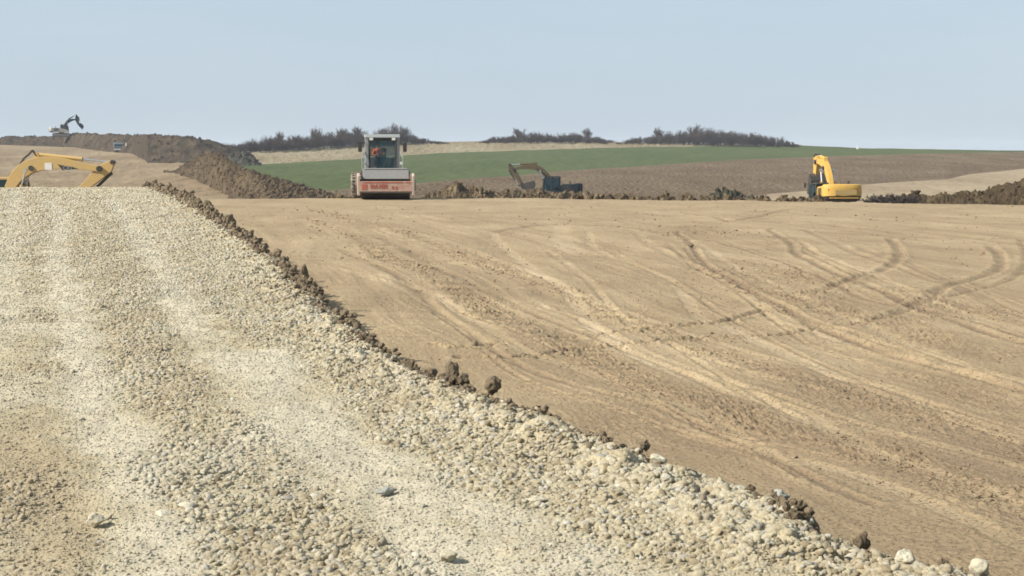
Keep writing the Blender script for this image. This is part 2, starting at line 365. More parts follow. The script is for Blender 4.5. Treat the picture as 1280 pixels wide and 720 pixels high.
def near_brown(nr=1150, nc=1150):
    yy = np.concatenate([rows(3.2, 78, nr, .62), np.linspace(79, 98, 40)])
    Y = np.repeat(yy[:, None], nc, 1); s = np.linspace(0, 1, nc)[None, :]
    L = edge_x(yy)[:, None]-.45; L = np.where(yy[:, None] > 76, L-(yy[:, None]-76)*.1, L); R = (.42*yy+5.5)[:, None]
    sj = s*.5+.12*s*s+.38*s**5; X = L + (R-L)*sj
    z = .035*fbm(X*.35, Y*.2, 21, 3)
    rough = .25+.5*sstep(-.2, .5, fbm(X*.6, Y*.35, 31, 3)); tone = .25*fbm(X*.5, Y*.25, 33, 4) - .45*sstep(17, 9, Y)
    # general drift of passes, parallel to the longest rough band
    S0, A0 = signed(X, Y, wl(BANDS[0][0]), 60)
    warp = S0 + .12*vn(A0*.5, S0*.4, 71)
    st = vn(warp*2.1, A0*.10, 41) + .6*vn(warp*5.2, A0*.16, 42) + .45*vn(warp*12, A0*.3, 43) + .4*vn(warp*27, A0*.5, 46)*sstep(45, 15, Y)
    z += .007*st*np.clip(Y/14, .7, 2.0); tone += .32*st
    rough += .35*sstep(.25, .8, vn(warp*1.6, A0*.12, 44))
    for pts, w, rg, tn in BANDS:
        S, A = signed(X, Y, wl(pts), w*3+.3); k = np.exp(-(S/w)**2)*(.75+.25*vn(A*1.2, A*0+2, 51))
        edge = w*(.8+.35*vn(A*2.5, S*2, 55)); k = np.where(np.abs(S) < 900, 1-sstep(edge*.6, edge*1.4, np.abs(S)), 0)
        if rg > 0: rough += 1.5*rg*k*(.5+.6*sstep(-.3, .5, vn(X*1.3, Y*.7, 57)))
        else: rough *= 1+rg*k; z -= .012*k
        tone += tn*k
    # thin single passes beside the main ones
    rr_ = random.Random(5)
    for q in range(18):
        base = wl((BANDS[rr_.choice([0, 1, 10, 12, 14])][0] if rr_.random() < .75 else RUTS[rr_.choice([0, 1])][0])); off = rr_.uniform(-1.3, 1.6)
        for _ in range(60): base[1:-1] = (base[:-2]+base[1:-1]*2+base[2:])/4
        tg = np.gradient(base, axis=0); tg /= np.linalg.norm(tg, axis=1)[:, None]+1e-9; i0 = rr_.randrange(0, len(base)//3); i1 = len(base)-rr_.randrange(0, len(base)//4)
        ln = (base+np.stack([-tg[:, 1], tg[:, 0]], -1)*(off+.15*np.sin(np.arange(len(base))*.11+q))[:, None])[i0:i1]
        S, A = signed(X, Y, ln, .5); w = rr_.uniform(.022, .05)*np.clip(Y/16, 1, 2.2); k = np.exp(-(S/w)**2)*(.5+.7*sstep(-.4, .4, vn(A*1.1, A*0+q, 64)))
        z += -.013*k+.008*np.exp(-((np.abs(S)-1.8*w)/(.7*w))**2)*(np.abs(S) < 2); tone += (-.5 if q % 3 else .25)*k
    for pts, w, dp, lug in RUTS:
        sm = w < .07; w *= .62 if not sm else 1.1; dp *= .62 if not sm else 1.3
        S, A = signed(X, Y, wl(pts), w*5+.3); S = S + .25*w*vn(A*2.3, A*0+7, 61)
        k = (.55+.6*sstep(-.5, .5, vn(A*.8, A*0+5, 62)))
        if lug: k = k*(.45+.75*(np.sin(A*2*PI*lug+S*8) > -.1))
        h = -dp*np.exp(-(S/w)**2) + dp*.55*np.exp(-((np.abs(S)-1.7*w)/(.6*w))**2)*(1+.5*vn(A*5, S*9, 63))
        z += h*k; tone -= (1.5 if sm else 1.0)*np.exp(-(S/(w*.8))**2)*k  # furrow shadow put into the tone: rut bottoms coloured darker
        rough += .35*np.exp(-(S/(2.2*w))**2)
    lump = fbm(X*11, Y*8, 81, 3, .6); fine = vn(X*38, Y*30, 91)
    pit = np.minimum(vn(X*4.5, Y*2.6, 95)+.45, 0)
    z += .0045*lump*rough*1.6 + .0022*fine*(.4+rough)
    crumb = np.maximum(vn(X*17, Y*15, 97)-.15, 0)*np.clip(rough-.45, 0, 1.6); z += .017*crumb + .022*np.maximum(vn(X*34, Y*30, 99)-.1, 0)*np.clip(rough-.3, 0, 1.6)
    crumb2 = np.maximum(vn(X*6.5, Y*5, 98)-.2, 0)*np.clip(rough-.7, 0, 1.5)*sstep(12, 30, Y); z += .05*crumb2
    z += .012*pit*np.clip(Y/10, 1, 2)
    db = Y-crest_b(X, Y); z += fall(db)
    near = sstep(.1, -.35, X-edge_x(yy)[:, None]); z -= .06*near
    o = grid_mesh('brown_earth_ground', np.stack([X, Y, z], -1), M['brown'], {'tone': np.clip(tone, -1, 1), 'rough': np.clip(rough, 0, 2)})
    return tag(o, 'bare brown compacted earth crossed by wheel ruts, right of the gravel', kind='structure')
near_brown()

GPATH = [
 ([(20,240),(10,300),(0,400),(-10,500)], .3, -.5, .7),
 ([(110,250),(125,300),(165,420),(210,540),(260,640),(330,760)], .2, .4, -.22),
 ([(210,255),(290,330),(380,420),(480,500),(600,590),(740,690),(850,760)], .2, .35, -.2), # compacted and loose strips on the gravel: points, half width, size factor, tone
 ([(60,250),(76,272),(72,335),(100,428),(130,540),(165,640),(190,760)], .22, -.7, 1.1),
 ([(130,250),(149,262),(194,324),(222,366),(240,407),(300,470),(400,560),(470,620),(560,700),(640,800)], .22, -.7, 1.1),
 ([(330,440),(380,500),(440,560),(520,600),(600,640),(700,690),(800,760)], .22, -.6, 1.0),
 ([(0,420),(40,500),(60,560),(80,640)], .34, -.35, -.5),
 ([(250,400),(300,470),(400,530),(450,600),(560,680)], .28, -.4, -.5),
 ([(0,560),(60,600),(110,700)], .3, -.4, -.8),
]
def gravel_z(X, Y):
    q = np.exp(-((edge_x(Y)-X-.35)/.4)**2)
    return GH + .03*fbm(X*.5, Y*.3, 141, 3) + .016*fbm(X*3, Y*2, 142, 3) + q*(.05*fbm(X*2.6, Y*2.2, 151, 3)+.035*vn(X*9, Y*8, 152))
def gravel_fields(X, Y, yr_sorted=True):
    loose = .55+.75*fbm(X*.8, Y*.45, 131, 3); tone = .5*fbm(X*.9, Y*.4, 133, 4) + .25*vn(X*2.5-Y*.6, Y*.25, 134)
    for pts, w, sz, tn in GPATH:
        S, A = signed(X, Y, wl(pts, GH), w*3+.3); e = w*(1+.6*vn(A*1.5, S*2, 135)+.4*vn(A*6, S*6, 136))
        k = (1-sstep(e*.2, e*1.8, np.abs(S))); loose += sz*k; tone += tn*k
    dE = edge_x(Y)-X
    loose += .75*sstep(1.6, .2, dE/np.clip(Y/14, .8, 3))*np.clip(.75+.75*vn(X*2.2, Y*1.2, 138), .1, 1.3); tone -= .5*sstep(1.2, .1, dE)*sstep(0, .5, vn(X*3, Y*1.6, 139)) 
    return np.clip(loose, 0, 1.6), np.clip(tone, -1, 1), dE
def near_gravel(nr=1000, nc=800):
    yy = np.concatenate([rows(3.0, 77, nr, .62), np.linspace(78, 96, 36)])
    Y = np.repeat(yy[:, None], nc, 1); s = np.linspace(0, 1, nc)[None, :]
    Lx = (-.42*yy-4.5)[:, None]; Rx = edge_x(yy)[:, None]+.30
    sj = s[:, ::-1]; X = Rx-(Rx-Lx)*(sj*.55+.1*sj**2+.35*sj**5)
    loose, tone, dE = gravel_fields(X, Y)
    z = gravel_z(X, Y)
    cell = np.abs(vn(X*22, Y*20, 143)); z += .012*loose*cell + .006*loose*vn(X*34, Y*31, 144)
    z += .03*np.exp(-((dE-.30)/.22)**2)*(1+.8*vn(X*3, Y*3, 147))
    z += (-GH-.05)*sstep(.12, -.28, dE)
    z += fall(Y-CREST_G-.8*vn(X*.2, X*0, 149)) + .05*fbm(X*.6, Y*.2, 148, 2)*sstep(55, 75, Y)
    o = grid_mesh('gravel_road', np.stack([X, Y, z], -1), M['gravel'], {'tone': tone, 'rough': loose})
    return tag(o, 'raised road bed of cream coloured gravel', kind='structure')
near_gravel()

# ------------------------------------------------------------------ stones and clods
def stone_mesh(name, seed, mat, sub=2, rough=.22, squash=(1, .8, .6), link=False, sharp=0):
    bm = bmesh.new(); bmesh.ops.create_icosphere(bm, subdivisions=sub, radius=1); r = random.Random(seed)
    cuts = [(Vector((r.uniform(-1, 1), r.uniform(-1, 1), r.uniform(-1, 1))).normalized(), r.uniform(.55, .9)) for _ in range(9+sharp)]
    from mathutils import noise as mn
    off = Vector((seed*3.1, seed*1.7, seed*.3))
    for v in bm.verts:
        p = v.co.copy()
        for nrm, dd in cuts:
            e = p.dot(nrm)-dd
            if e > 0: p -= nrm*e*(.9 if (sharp or link) else .55)
        n = mn.fractal(p*1.6+off, 1.0, 2.0, 4)
        p *= 1+rough*n
        v.co = Vector((p.x*squash[0], p.y*squash[1], p.z*squash[2]))
    me = bpy.data.meshes.new(name); bm.to_mesh(me); bm.free(); me.materials.append(mat)
    me.polygons.foreach_set('use_smooth', [sub > 2 or not sharp]*len(me.polygons))
    o = bpy.data.objects.new(name, me)
    if link: C.objects.link(o)
    return o
def scatter(name, P, scale, rot, kinds, mat, coll_name, tn=None):
    col = bpy.data.collections.new(coll_name)
    for k in kinds: col.objects.link(k)
    me = bpy.data.meshes.new(name); me.vertices.add(len(P)); me.vertices.foreach_set('co', P.astype(np.float32).reshape(-1))
    a = me.attributes.new('sc', 'FLOAT_VECTOR', 'POINT'); a.data.foreach_set('vector', scale.astype(np.float32).reshape(-1))
    a = me.attributes.new('rt', 'FLOAT_VECTOR', 'POINT'); a.data.foreach_set('vector', rot.astype(np.float32).reshape(-1))
    a = me.attributes.new('kd', 'INT', 'POINT'); a.data.foreach_set('value', RNG.integers(0, len(kinds), len(P)).astype(np.int32))
    if tn is not None: a = me.attributes.new('tn', 'FLOAT', 'POINT'); a.data.foreach_set('value', tn.astype(np.float32))
    me.materials.append(mat)
    o = bpy.data.objects.new(name, me); C.objects.link(o)
    g = bpy.data.node_groups.new(name, 'GeometryNodeTree')
    g.interface.new_socket('Geometry', in_out='INPUT', socket_type='NodeSocketGeometry')
    g.interface.new_socket('Geometry', in_out='OUTPUT', socket_type='NodeSocketGeometry')
    gi = g.nodes.new('NodeGroupInput'); go = g.nodes.new('NodeGroupOutput')
    m2p = g.nodes.new('GeometryNodeMeshToPoints'); ins = g.nodes.new('GeometryNodeInstanceOnPoints'); ci = g.nodes.new('GeometryNodeCollectionInfo')
    ci.inputs[0].default_value = col; ci.inputs['Separate Children'].default_value = True; ci.inputs['Reset Children'].default_value = True
    def at(nm, dt):
        n = g.nodes.new('GeometryNodeInputNamedAttribute'); n.data_type = dt; n.inputs['Name'].default_value = nm; return n.outputs['Attribute']
    g.links.new(gi.outputs[0], m2p.inputs['Mesh']); g.links.new(m2p.outputs[0], ins.inputs['Points'])
    g.links.new(ci.outputs[0], ins.inputs['Instance']); ins.inputs['Pick Instance'].default_value = True
    g.links.new(at('kd', 'INT'), ins.inputs['Instance Index']); g.links.new(at('sc', 'FLOAT_VECTOR'), ins.inputs['Scale'])
    e2r = g.nodes.new('FunctionNodeEulerToRotation'); g.links.new(at('rt', 'FLOAT_VECTOR'), e2r.inputs[0])
    g.links.new(e2r.outputs[0], ins.inputs['Rotation']); g.links.new(ins.outputs[0], go.inputs[0])
    md = o.modifiers.new('scatter', 'NODES'); md.node_group = g
    return o
def rand_rot(n, tilt=.5): return np.stack([RNG.normal(0, tilt, n), RNG.normal(0, tilt, n), RNG.uniform(0, 6.283, n)], -1)

def make_stones(n):
    # distances: equal share per image row-ish, thinning far away
    u = RNG.uniform(0, 1, n); d0, d1, p = 4.3, 76., .42
    Y = (d0**-p + u*(d1**-p-d0**-p))**(-1/p)
    Lx = -.37*Y-1.6; Ex = np.array(edge_x(Y))+.12; X = Lx+(Ex-Lx)*RNG.uniform(0, 1, n)**.85
    o = np.argsort(Y); Y = Y[o][:, None]; X = X[o][:, None]
    loose, tone, dE = gravel_fields(X, Y); X = X[:, 0]; Y = Y[:, 0]; loose = loose[:, 0]; dE = dE[:, 0]; tone = tone[:, 0]
    keep = RNG.uniform(0, 1, n) < np.clip(.34+.6*loose, 0, 1); X, Y, loose, dE, tone = X[keep], Y[keep], loose[keep], dE[keep], tone[keep]
    k = len(X); size = .0100*np.exp(RNG.normal(0, .48, k))*(.55+.75*loose)
    big = RNG.uniform(0, 1, k) < .07*loose; size[big] *= RNG.uniform(1.5, 2.6, big.sum())
    size = np.maximum(size, .00085*Y*RNG.uniform(.7, 1.6, k)*(.6+.5*loose)); size = np.minimum(size, .026+.0006*Y)
    nearE = dE < .6; bb = nearE & (RNG.uniform(0, 1, k) < .12); size[bb] = np.minimum(size[bb]*RNG.uniform(1.1, 1.8, bb.sum()), .034+.0004*Y[bb])
    z = gravel_z(X, Y) + .03*np.exp(-((dE-.30)/.22)**2) + (-GH-.05)*sstep(.12, -.28, dE) + size*.15
    sc = size[:, None]*np.stack([RNG.uniform(.8, 1.35, k), RNG.uniform(.75, 1.1, k), RNG.uniform(.7, 1.1, k)], -1)
    kinds = [stone_mesh('stone_kind', i, M['stone'], 2 if i < 3 else 1, .2) for i in range(7)]
    ob = scatter('gravel_stones', np.stack([X, Y, z], -1), sc, rand_rot(k, .45), kinds, M['stone'], 'stone_kinds', tone)
    tag(ob, 'loose cream and grey stones covering the road bed', 'gravel', kind='stuff')
make_stones(420000)

M['clodrand'] = M['clod']
def clod_kinds(n, mat, base=100, sub=3): return [stone_mesh('clod_kind', base+i, mat, sub, .42, (1, .85, .8), sharp=4) for i in range(n)]
def make_edge_crumbs(n=17000):
    # dark clay crumbs pushed up along the gravel's edge, thick far away and thin near
    u = RNG.uniform(0, 1, n); Y = (6.0**-.6+u*(76.**-.6-6.0**-.6))**(-1/.6)
    lump = vn(Y*1.3, Y*0+4, 201) + .6*vn(Y*4.5, Y*0+2, 202)
    dens = np.interp(Y, [5, 8, 9.5, 11, 20, 76], [.4, .4, .55, .9, 1, 1])*(.08+.92*sstep(-.2, .5, lump))
    dens = dens + .8*np.exp(-((Y-11.8)/.7)**2)
    keep = RNG.uniform(0, 1, n) < dens; Y = Y[keep]; k = len(Y)
    wid = np.interp(Y, [5, 12, 30, 75], [.10, .12, .19, .36])
    off = RNG.normal(0, 1, k)*wid; X = edge_x(Y)-.06*np.clip(Y/20, .5, 3)+off
    clump = 1+.9*sstep(.1, .7, vn(Y*2.3, Y*0+9, 203)); size = np.maximum(.013*np.exp(RNG.normal(0, .5, k)), .0015*Y*np.exp(RNG.normal(0, .38, k)))*np.exp(-(off/wid)**2*.3)*clump; size = np.minimum(size, .016+.0016*Y)
    dE = edge_x(Y)-X
    z = np.where(dE > -.1, GH, 0)+0*X; z = gravel_z(X, Y)+.03*np.exp(-((dE-.30)/.22)**2)+(-GH-.05)*sstep(.12, -.28, dE)
    z = np.maximum(z, 0)+size*.3+np.abs(RNG.normal(0, .8, k))*size*np.exp(-(off/wid)**2)*clump
    sc = size[:, None]*np.stack([RNG.uniform(.8, 1.3, k), RNG.uniform(.8, 1.1, k), RNG.uniform(.7, 1.2, k)], -1)
    ob = scatter('clay_crumbs', np.stack([X, Y, z], -1), sc, rand_rot(k, .8), clod_kinds(5, M['clod'], 100, 2), M['clod'], 'crumb_kinds')
    tag(ob, 'dark clay crumbs pushed up along the gravel edge', 'clay crumbs', kind='stuff')
    # crumbs lying on the brown earth, mostly in the rough bands
    n2 = 45000; u = RNG.uniform(0, 1, n2); Y = (6.0**-.5+u*(62.**-.5-6.0**-.5))**(-1/.5); o = np.argsort(Y); Y = Y[o]
    X = edge_x(Y)+.1+(.36*Y+.5-edge_x(Y))*RNG.uniform(0, 1, n2); w = np.zeros(n2)
    Xc, Yc = X[:, None], Y[:, None]
    for pts, hw, rg, tn in BANDS:
        if rg > 0:
            S, A = signed(Xc, Yc, wl(pts), hw*2+.3); w = np.maximum(w, np.exp(-(S[:, 0]/hw)**2)*rg)
    keep = RNG.uniform(0, 1, n2) < .08+.9*w; X, Y, w = X[keep], Y[keep], w[keep]; k = len(X)
    size = np.maximum(.005*np.exp(RNG.normal(0, .5, k)), .0006*Y*RNG.uniform(.6, 1.3, k))
    sc = size[:, None]*np.stack([RNG.uniform(.9, 1.6, k), RNG.uniform(.8, 1.2, k), RNG.uniform(.5, .9, k)], -1)
    ob = scatter('earth_crumbs', np.stack([X, Y, size*.2+0*X], -1), sc, rand_rot(k, .3), clod_kinds(4, M['crumb'], 140, 2), M['crumb'], 'earth_crumb_kinds')
    tag(ob, 'small crumbs of dry earth lying in the wheel marks', 'earth crumbs', kind='stuff')
M['crumb'] = soil('dry_crumb', (.20, .14, .09), (.29, .205, .13), (.36, .265, .17), 9, 60, .01)
make_edge_crumbs()

def one_stone(name, px, pyb, wpx, hpx, z, seed, mat, label, cat, lean=0, rough=.3, dback=0, group=None, sharp=2):
    """a single stone whose foot meets the ground at that spot"""
    b = on_plane(px, pyb, z); d = b[1]+dback; s = d/F
    o = stone_mesh(name, seed, mat, 4, rough, (1, .85, 1), link=True, sharp=sharp)
    vs = [v.co for v in o.data.vertices]; w = max(v.x for v in vs)-min(v.x for v in vs); h = max(v.z for v in vs)-min(v.z for v in vs)
    o.scale = (wpx*s/w, wpx*s/w*1.0, hpx*1.08*s/h); o.location = (b[0]*d/b[1], d, z+hpx*s*.46); o.rotation_euler = (0, lean, 0)
    return tag(o, label, cat, group)
M['pale'] = soil('pale_rock', (.42, .37, .26), (.52, .47, .345), (.60, .56, .44), 12, 45, .012)
M['greyrock'] = soil('grey_rock', (.22, .22, .19), (.32, .32, .28), (.42, .41, .36), 14, 50, .012)
E0 = GH+.02
one_stone('clay_clod', 564, 480, 19, 30, E0-.02, 301, M['clod'], 'tall dark clay clod standing upright on the gravel edge, leftmost of three', 'clod', .12)
one_stone('clay_clod', 579, 483, 20, 18, E0, 302, M['clod'], 'low dark clod close against the tall upright clod on the gravel edge', 'clod')
one_stone('clay_clod', 617, 491, 22, 24, E0-.03, 303, M['clod'], 'brown clod leaning right and standing alone on the gravel edge', 'clod', .25)
one_stone('clay_clod', 380, 352, 13, 22, E0, 304, M['clod'], 'dark peaked clay clump halfway along the gravel edge', 'clod', -.1)
one_stone('clay_clod', 1076, 692, 26, 34, E0-.04, 305, M['clod'], 'large dark brown clod near the foot of the gravel edge', 'clod', .4, .45)
one_stone('clay_clod', 1180, 712, 15, 15, E0, 306, M['clod'], 'small black clod lying between pale stones near the bottom edge', 'clod', 0, .45)
one_stone('clay_clod', 806, 563, 14, 15, E0, 307, M['clod'], 'small dark clod behind the flat pale stone on the gravel edge', 'clod', 0, .45)
one_stone('clay_clod', 864, 309, 8, 5, 0.0, 308, M['clod'], 'tiny dark clod lying alone on the rutted brown earth', 'clod')
one_stone('boulder', 1225, 722, 27, 24, .30, 311, M['pale'], 'pale rounded boulder in the bottom right at the gravel edge', 'stone', .2, .15, sharp=0)
one_stone('rock', 1132, 708, 26, 22, E0, 312, M['pale'], 'pointed cream rock at the gravel edge left of the black clod', 'stone', -.2, .3)
one_stone('rock', 822, 580, 22, 13, E0, 313, M['pale'], 'flat pale stone resting on the crest of the gravel edge', 'stone', .1, .2)
one_stone('rock', 976, 631, 22, 20, E0, 314, M['greyrock'], 'broken grey stone on the gravel edge', 'stone', .5, .4)
one_stone('rock', 236, 640, 26, 14, GH, 315, M['pale'], 'smooth cream cobble in the lower left gravel', 'stone', .1, .15, sharp=0)
one_stone('rock', 205, 648, 22, 12, GH, 316, M['pale'], 'slightly smaller cream cobble left of the smooth cobble', 'stone', .1, .15, sharp=0)
one_stone('rock', 120, 658, 26, 17, GH, 317, M['pale'], 'yellowish cobble lying in a small gravel hollow at lower left', 'stone', 0, .2)
one_stone('rock', 482, 617, 28, 9, GH, 318, M['greyrock'], 'flat grey slab pressed into the middle of the gravel', 'stone', 0, .2)
one_stone('rock', 672, 628, 30, 9, GH, 319, M['pale'], 'long flat pale stone in the gravel below the clods', 'stone', 0, .15)
one_stone('rock', 560, 700, 24, 12, GH, 320, M['pale'], 'brownish stone half buried in the gravel at the bottom', 'stone', 0, .2)
# medium clods along the far stretch of the edge, one by one
ck = [stone_mesh('clay_clod', 330+i, M['clod'], 3, .45, (1, .85, .85), sharp=4) for i in range(6)]
for i in range(46):
    y = 235+(545-235)*((i+.5)/46)**1.5 + random.uniform(-4, 4)
    xs = np.interp(y, [p[1] for p in edge_px], [p[0] for p in edge_px])
    b = on_plane(xs+random.uniform(-10, 4), y, GH); s = b[1]/F
    o = ck[i % 6].copy(); C.objects.link(o); r = random.uniform(4, 8.5)*s*random.choice((.8, 1, 1, 1.3)); r = min(r, .2)
    o.scale = (r, r*random.uniform(.8, 1.1), r*random.uniform(.75, 1.3)); o.location = (b[0], b[1], GH+r*.45); o.rotation_euler = (random.uniform(-.5, .5), random.uniform(-.5, .5), random.uniform(0, 6))
    tag(o, 'dark clay clod in the row along the gravel edge', 'clod', 'dark clods in a row along the gravel edge')
# ------------------------------------------------------------------ far land: one slope, split into its fields
DY = np.array([165, 176, 180, 183, 186, 190, 195, 200, 205, 210, 220, 230, 235, 240, 245, 250, 256, 262])
DD = np.array([600, 525, 495, 477, 457, 430, 400, 372, 347, 324, 284, 249, 232, 218, 203, 190, 176, 160])
def D(y): return np.interp(y, DY, DD)
def smooth_D(y): return (D(y-2)+D(y-1)+D(y)+D(y+1)+D(y+2))/5
def curve(pts): a = np.array(pts, float); return lambda x: np.interp(x, a[:, 0], a[:, 1])
sky_c = curve([(-900, 186), (-300, 184), (0, 181), (120, 185), (200, 189), (287, 189), (365, 187), (446, 181), (521, 178), (600, 176.5), (750, 177), (850, 179), (940, 181), (1000, 181.5), (1072, 185), (1280, 188.4), (1700, 190), (2200, 190)])
cropT = curve([(-900, 195), (0, 205), (200, 208), (296, 207), (370, 203), (443, 199), (506, 194), (560, 191), (640, 188.5), (712, 186), (787, 184), (937, 182.2), (1000, 182), (1072, 185.3), (1280, 188.7), (2200, 190.5)])
cropB = curve([(-900, 230), (296, 240), (346, 240), (405, 239), (443, 235), (521, 229), (600, 222), (640, 220), (712, 213), (825, 206), (937, 199), (1024, 196), (1085, 194), (1185, 191.4), (1280, 189.9), (2200, 191)])
pathT = curve([(560, 261), (880, 256), (930, 247), (960, 242.5), (1015, 238), (1072, 231), (1135, 227), (1185, 224), (1210, 218), (1280, 211), (1500, 196), (1800, 193), (2200, 193)])
floor_c = curve([(-2000, 262), (4000, 262)])
def zone(name, mat, label, x0, x1, top, bot, nx, ny, amp, nsc, seed):
    xs = np.linspace(x0, x1, nx)[None, :].repeat(ny, 0); t = np.linspace(0, 1, ny)[:, None]
    wob = .35*vn(xs*.03, xs*0+seed*0+1, 77) + .2*vn(xs*.15, xs*0, 78)
    ys = (bot(xs)+wob)*(1-t)+(top(xs)+wob)*t
    P = at_dist(xs, ys, smooth_D(ys))
    e = np.minimum(1, np.minimum(t, 1-t)*14)
    e = e*np.clip((bot(xs)-top(xs))/5, 0, 1)
    P[..., 2] += amp*e*fbm(P[..., 0]*nsc, P[..., 1]*nsc*.35, seed, 4, .6)
    return tag(grid_mesh(name, P, mat), label, kind='structure')
lift = lambda f, k: (lambda x: f(x)+k)
zone('dry_grass_slope', M['dry'], 'pale dry grass strip below the hedges', 285, 1250, sky_c, cropT, 900, 40, .2, .5, 401)
zone('crop_field', M['crop'], 'green field of young crop on the slope', 285, 2200, cropT, cropB, 900, 60, .12, .3, 402)
zone('ploughed_field', M['plough'], 'brown ploughed field below the green field', 285, 2200, cropB, lambda x: np.maximum(pathT(x), cropB(x)+.3), 1500, 260, .14, 1.5, 403)
zone('dirt_track', M['track_dirt'], 'pale dirt track behind the right excavator', 570, 2200, lambda x: np.maximum(pathT(x), cropB(x)+.3), floor_c, 700, 80, .18, .3, 404)
zone('dirt_slope', M['dirt'], 'bare dirt slope with the haul road at left', -900, 285, sky_c, floor_c, 900, 200, .22, .22, 405)
# the land behind the skyline falls away, and a wide base sheet runs to the horizon
xs = np.linspace(-900, 2200, 300)[None, :].repeat(14, 0); k = np.linspace(0, 1, 14)[:, None]
b0 = at_dist(xs, sky_c(xs)+.35*vn(xs*.03, xs*0+1, 77)+.2*vn(xs*.15, xs*0, 78), smooth_D(sky_c(xs)))
dd = b0[..., 1]+k*500; P = b0*1.0; P[..., 1] = dd; P[..., 0] = b0[..., 0]*dd/b0[..., 1]; P[..., 2] = b0[..., 2]*(1-k)-18*k**1.3
tag(grid_mesh('hill_back', P, M['dry']), 'land falling away behind the skyline', kind='structure')
r = np.concatenate([np.linspace(0, 150, 8), [175, 400, 700, 1000, 1500, 2600]]); ang = np.linspace(0, 2*PI, 97)
zz = np.interp(r, [0, 60, 105, 165, 176, 400, 700, 1000, 5000], [-2.2, -2.2, -2.6, -4.0, -4.6, -9, -14, -19, -22])
P = np.stack([r[:, None]*np.cos(ang)[None], r[:, None]*np.sin(ang)[None], zz[:, None]+0*ang[None]], -1)
tag(grid_mesh('ground', P, M['base']), 'wide ground reaching the horizon', kind='structure')
# floor between the platform's shoulder and the fields
yy = np.linspace(78, 172, 90); xx = np.linspace(-.62, .85, 400); Y = yy[:, None].repeat(400, 1); X = Y*xx[None]
Pf = at_dist(640+F*xx, 262+0*xx, 160.)
Z = np.interp(Y, [78, 95, 105, 160, 172], [-2.3, -2.45, -2.6, -3.85, -4.4]) + .12*fbm(X*.3, Y*.2, 411, 3)
tag(grid_mesh('valley_floor', np.stack([X, Y, Z], -1), M['dirt']), 'low bare ground behind the platform', kind='structure')

# ------------------------------------------------------------------ spoil heaps
def heap(name, mat, label, cat, xs, top, base_d, width, ground, seed, amp, nsc, nrow=60, res=1.0, prof=1.0):
    """ridge along a line of bearings: foot at base_d, crest width/2 behind it"""
    n = int(len(xs)); k = np.linspace(0, 1, nrow)[:, None]; x = xs[None, :].repeat(nrow, 0)
    bd = base_d(x); w = width(x) if callable(width) else width+0*x
    d = bd + k*w; crest = at_dist(x, top(x), bd+.45*w)[..., 2]; g = ground(x, d)
    shape = np.where(k < .45, np.sin(np.clip(k/.45, 0, 1)*PI/2)**prof, np.cos(np.clip((k-.45)/.55, 0, 1)*PI/2)**.9)
    P = at_dist(x, top(x)*0+190, d); h = np.maximum(crest-g, 0)
    e = np.clip(shape*2.5, 0, 1)*np.clip(h*1.2, .15, 1)
    nz = fbm(P[..., 0]*nsc, P[..., 1]*nsc, seed, 5, .62); rid = .5-np.abs(vn(P[..., 0]*nsc*1.7, P[..., 1]*nsc*1.7, seed+9))
    P[..., 2] = g-.25+(h+.2)*shape+amp*e*(nz+.7*rid)
    o = grid_mesh(name, P, mat, smooth=False); PILES.append((P, amp, mat)); return tag(o, label, cat)
PILES = []
land = lambda x, d: np.interp(d, [0, 95, 105, 160, 176, 190, 218, 249, 284, 324, 372, 430, 477, 525, 560], [-2.4, -2.4, -2.6, -3.9, -3.8, -3.6, -3.35, -2.9, -2.15, -1.1, .2, 2.1, 3.5, 5.7, 5.8])
h1top = curve([(-420, 176), (-200, 173), (-60, 175), (0, 173), (12, 170.5), (22, 171.5), (40, 170.5), (60, 172), (80, 168), (110, 167), (150, 168.5), (200, 169.5), (240, 171.5), (256, 175), (272, 178), (300, 188), (318, 197)])
h1base = curve([(-420, 180), (0, 181), (80, 182.5), (135, 189.5), (165, 191.5), (185, 203), (250, 204), (318, 203)])
h1x = np.linspace(-420, 318, 900)
heap('spoil_heap', M['spoil_dark'], 'long dark ridge of dug earth on the left skyline under the far excavator', 'spoil heap', h1x, h1top, lambda x: smooth_D(h1base(x))-2, lambda x: np.interp(x, [-420, 140, 190, 318], [26, 26, 40, 30]), land, 421, .42, .22)
h2top = curve([(205, 220), (215, 217), (225, 209), (242, 201), (255, 194), (265, 192), (276, 194), (286, 201), (297, 208), (311, 214), (330, 220), (358, 228), (386, 236), (400, 240), (415, 244), (430, 248)])
h2base = curve([(205, 215), (225, 219), (250, 228), (275, 240), (295, 247), (330, 251), (430, 253)])
heap('spoil_heap', M['spoil'], 'brown slope of tipped clods running down between haul road and green field', 'spoil heap', np.linspace(205, 430, 700), h2top, lambda x: smooth_D(h2base(x)), lambda x: np.interp(x, [205, 280, 430], [8, 26, 9]), land, 431, .24, .9, 200, prof=.9)
heap('spoil_heap', M['spoil_grey'], 'small grey mound beside the top of the brown clod slope', 'spoil heap', np.linspace(282, 324, 160), curve([(282, 200), (290, 194), (298, 192), (306, 192), (316, 197), (324, 205)]), lambda x: 0*x+338, 10, land, 441, .4, .6, 50)
heap('spoil_heap', M['rubble'], 'low dark mound of earth right of the road roller', 'spoil heap', np.linspace(528, 640, 420), curve([(528, 249), (545, 245), (556, 236), (572, 231.5), (586, 235), (592, 238), (600, 235), (610, 243), (625, 245), (640, 248)]), lambda x: 0*x+96, 8, land, 451, .32, 1.3, 70)
heap('spoil_heap', M['spoil_grey'], 'dark knot of clods piled behind the platform edge right of centre', 'spoil heap', np.linspace(880, 955, 260), curve([(880, 248), (893, 243), (903, 240), (912, 238.5), (922, 242), (935, 246), (955, 250)]), lambda x: 0*x+84, 5, land, 461, .25, 1.8, 60)
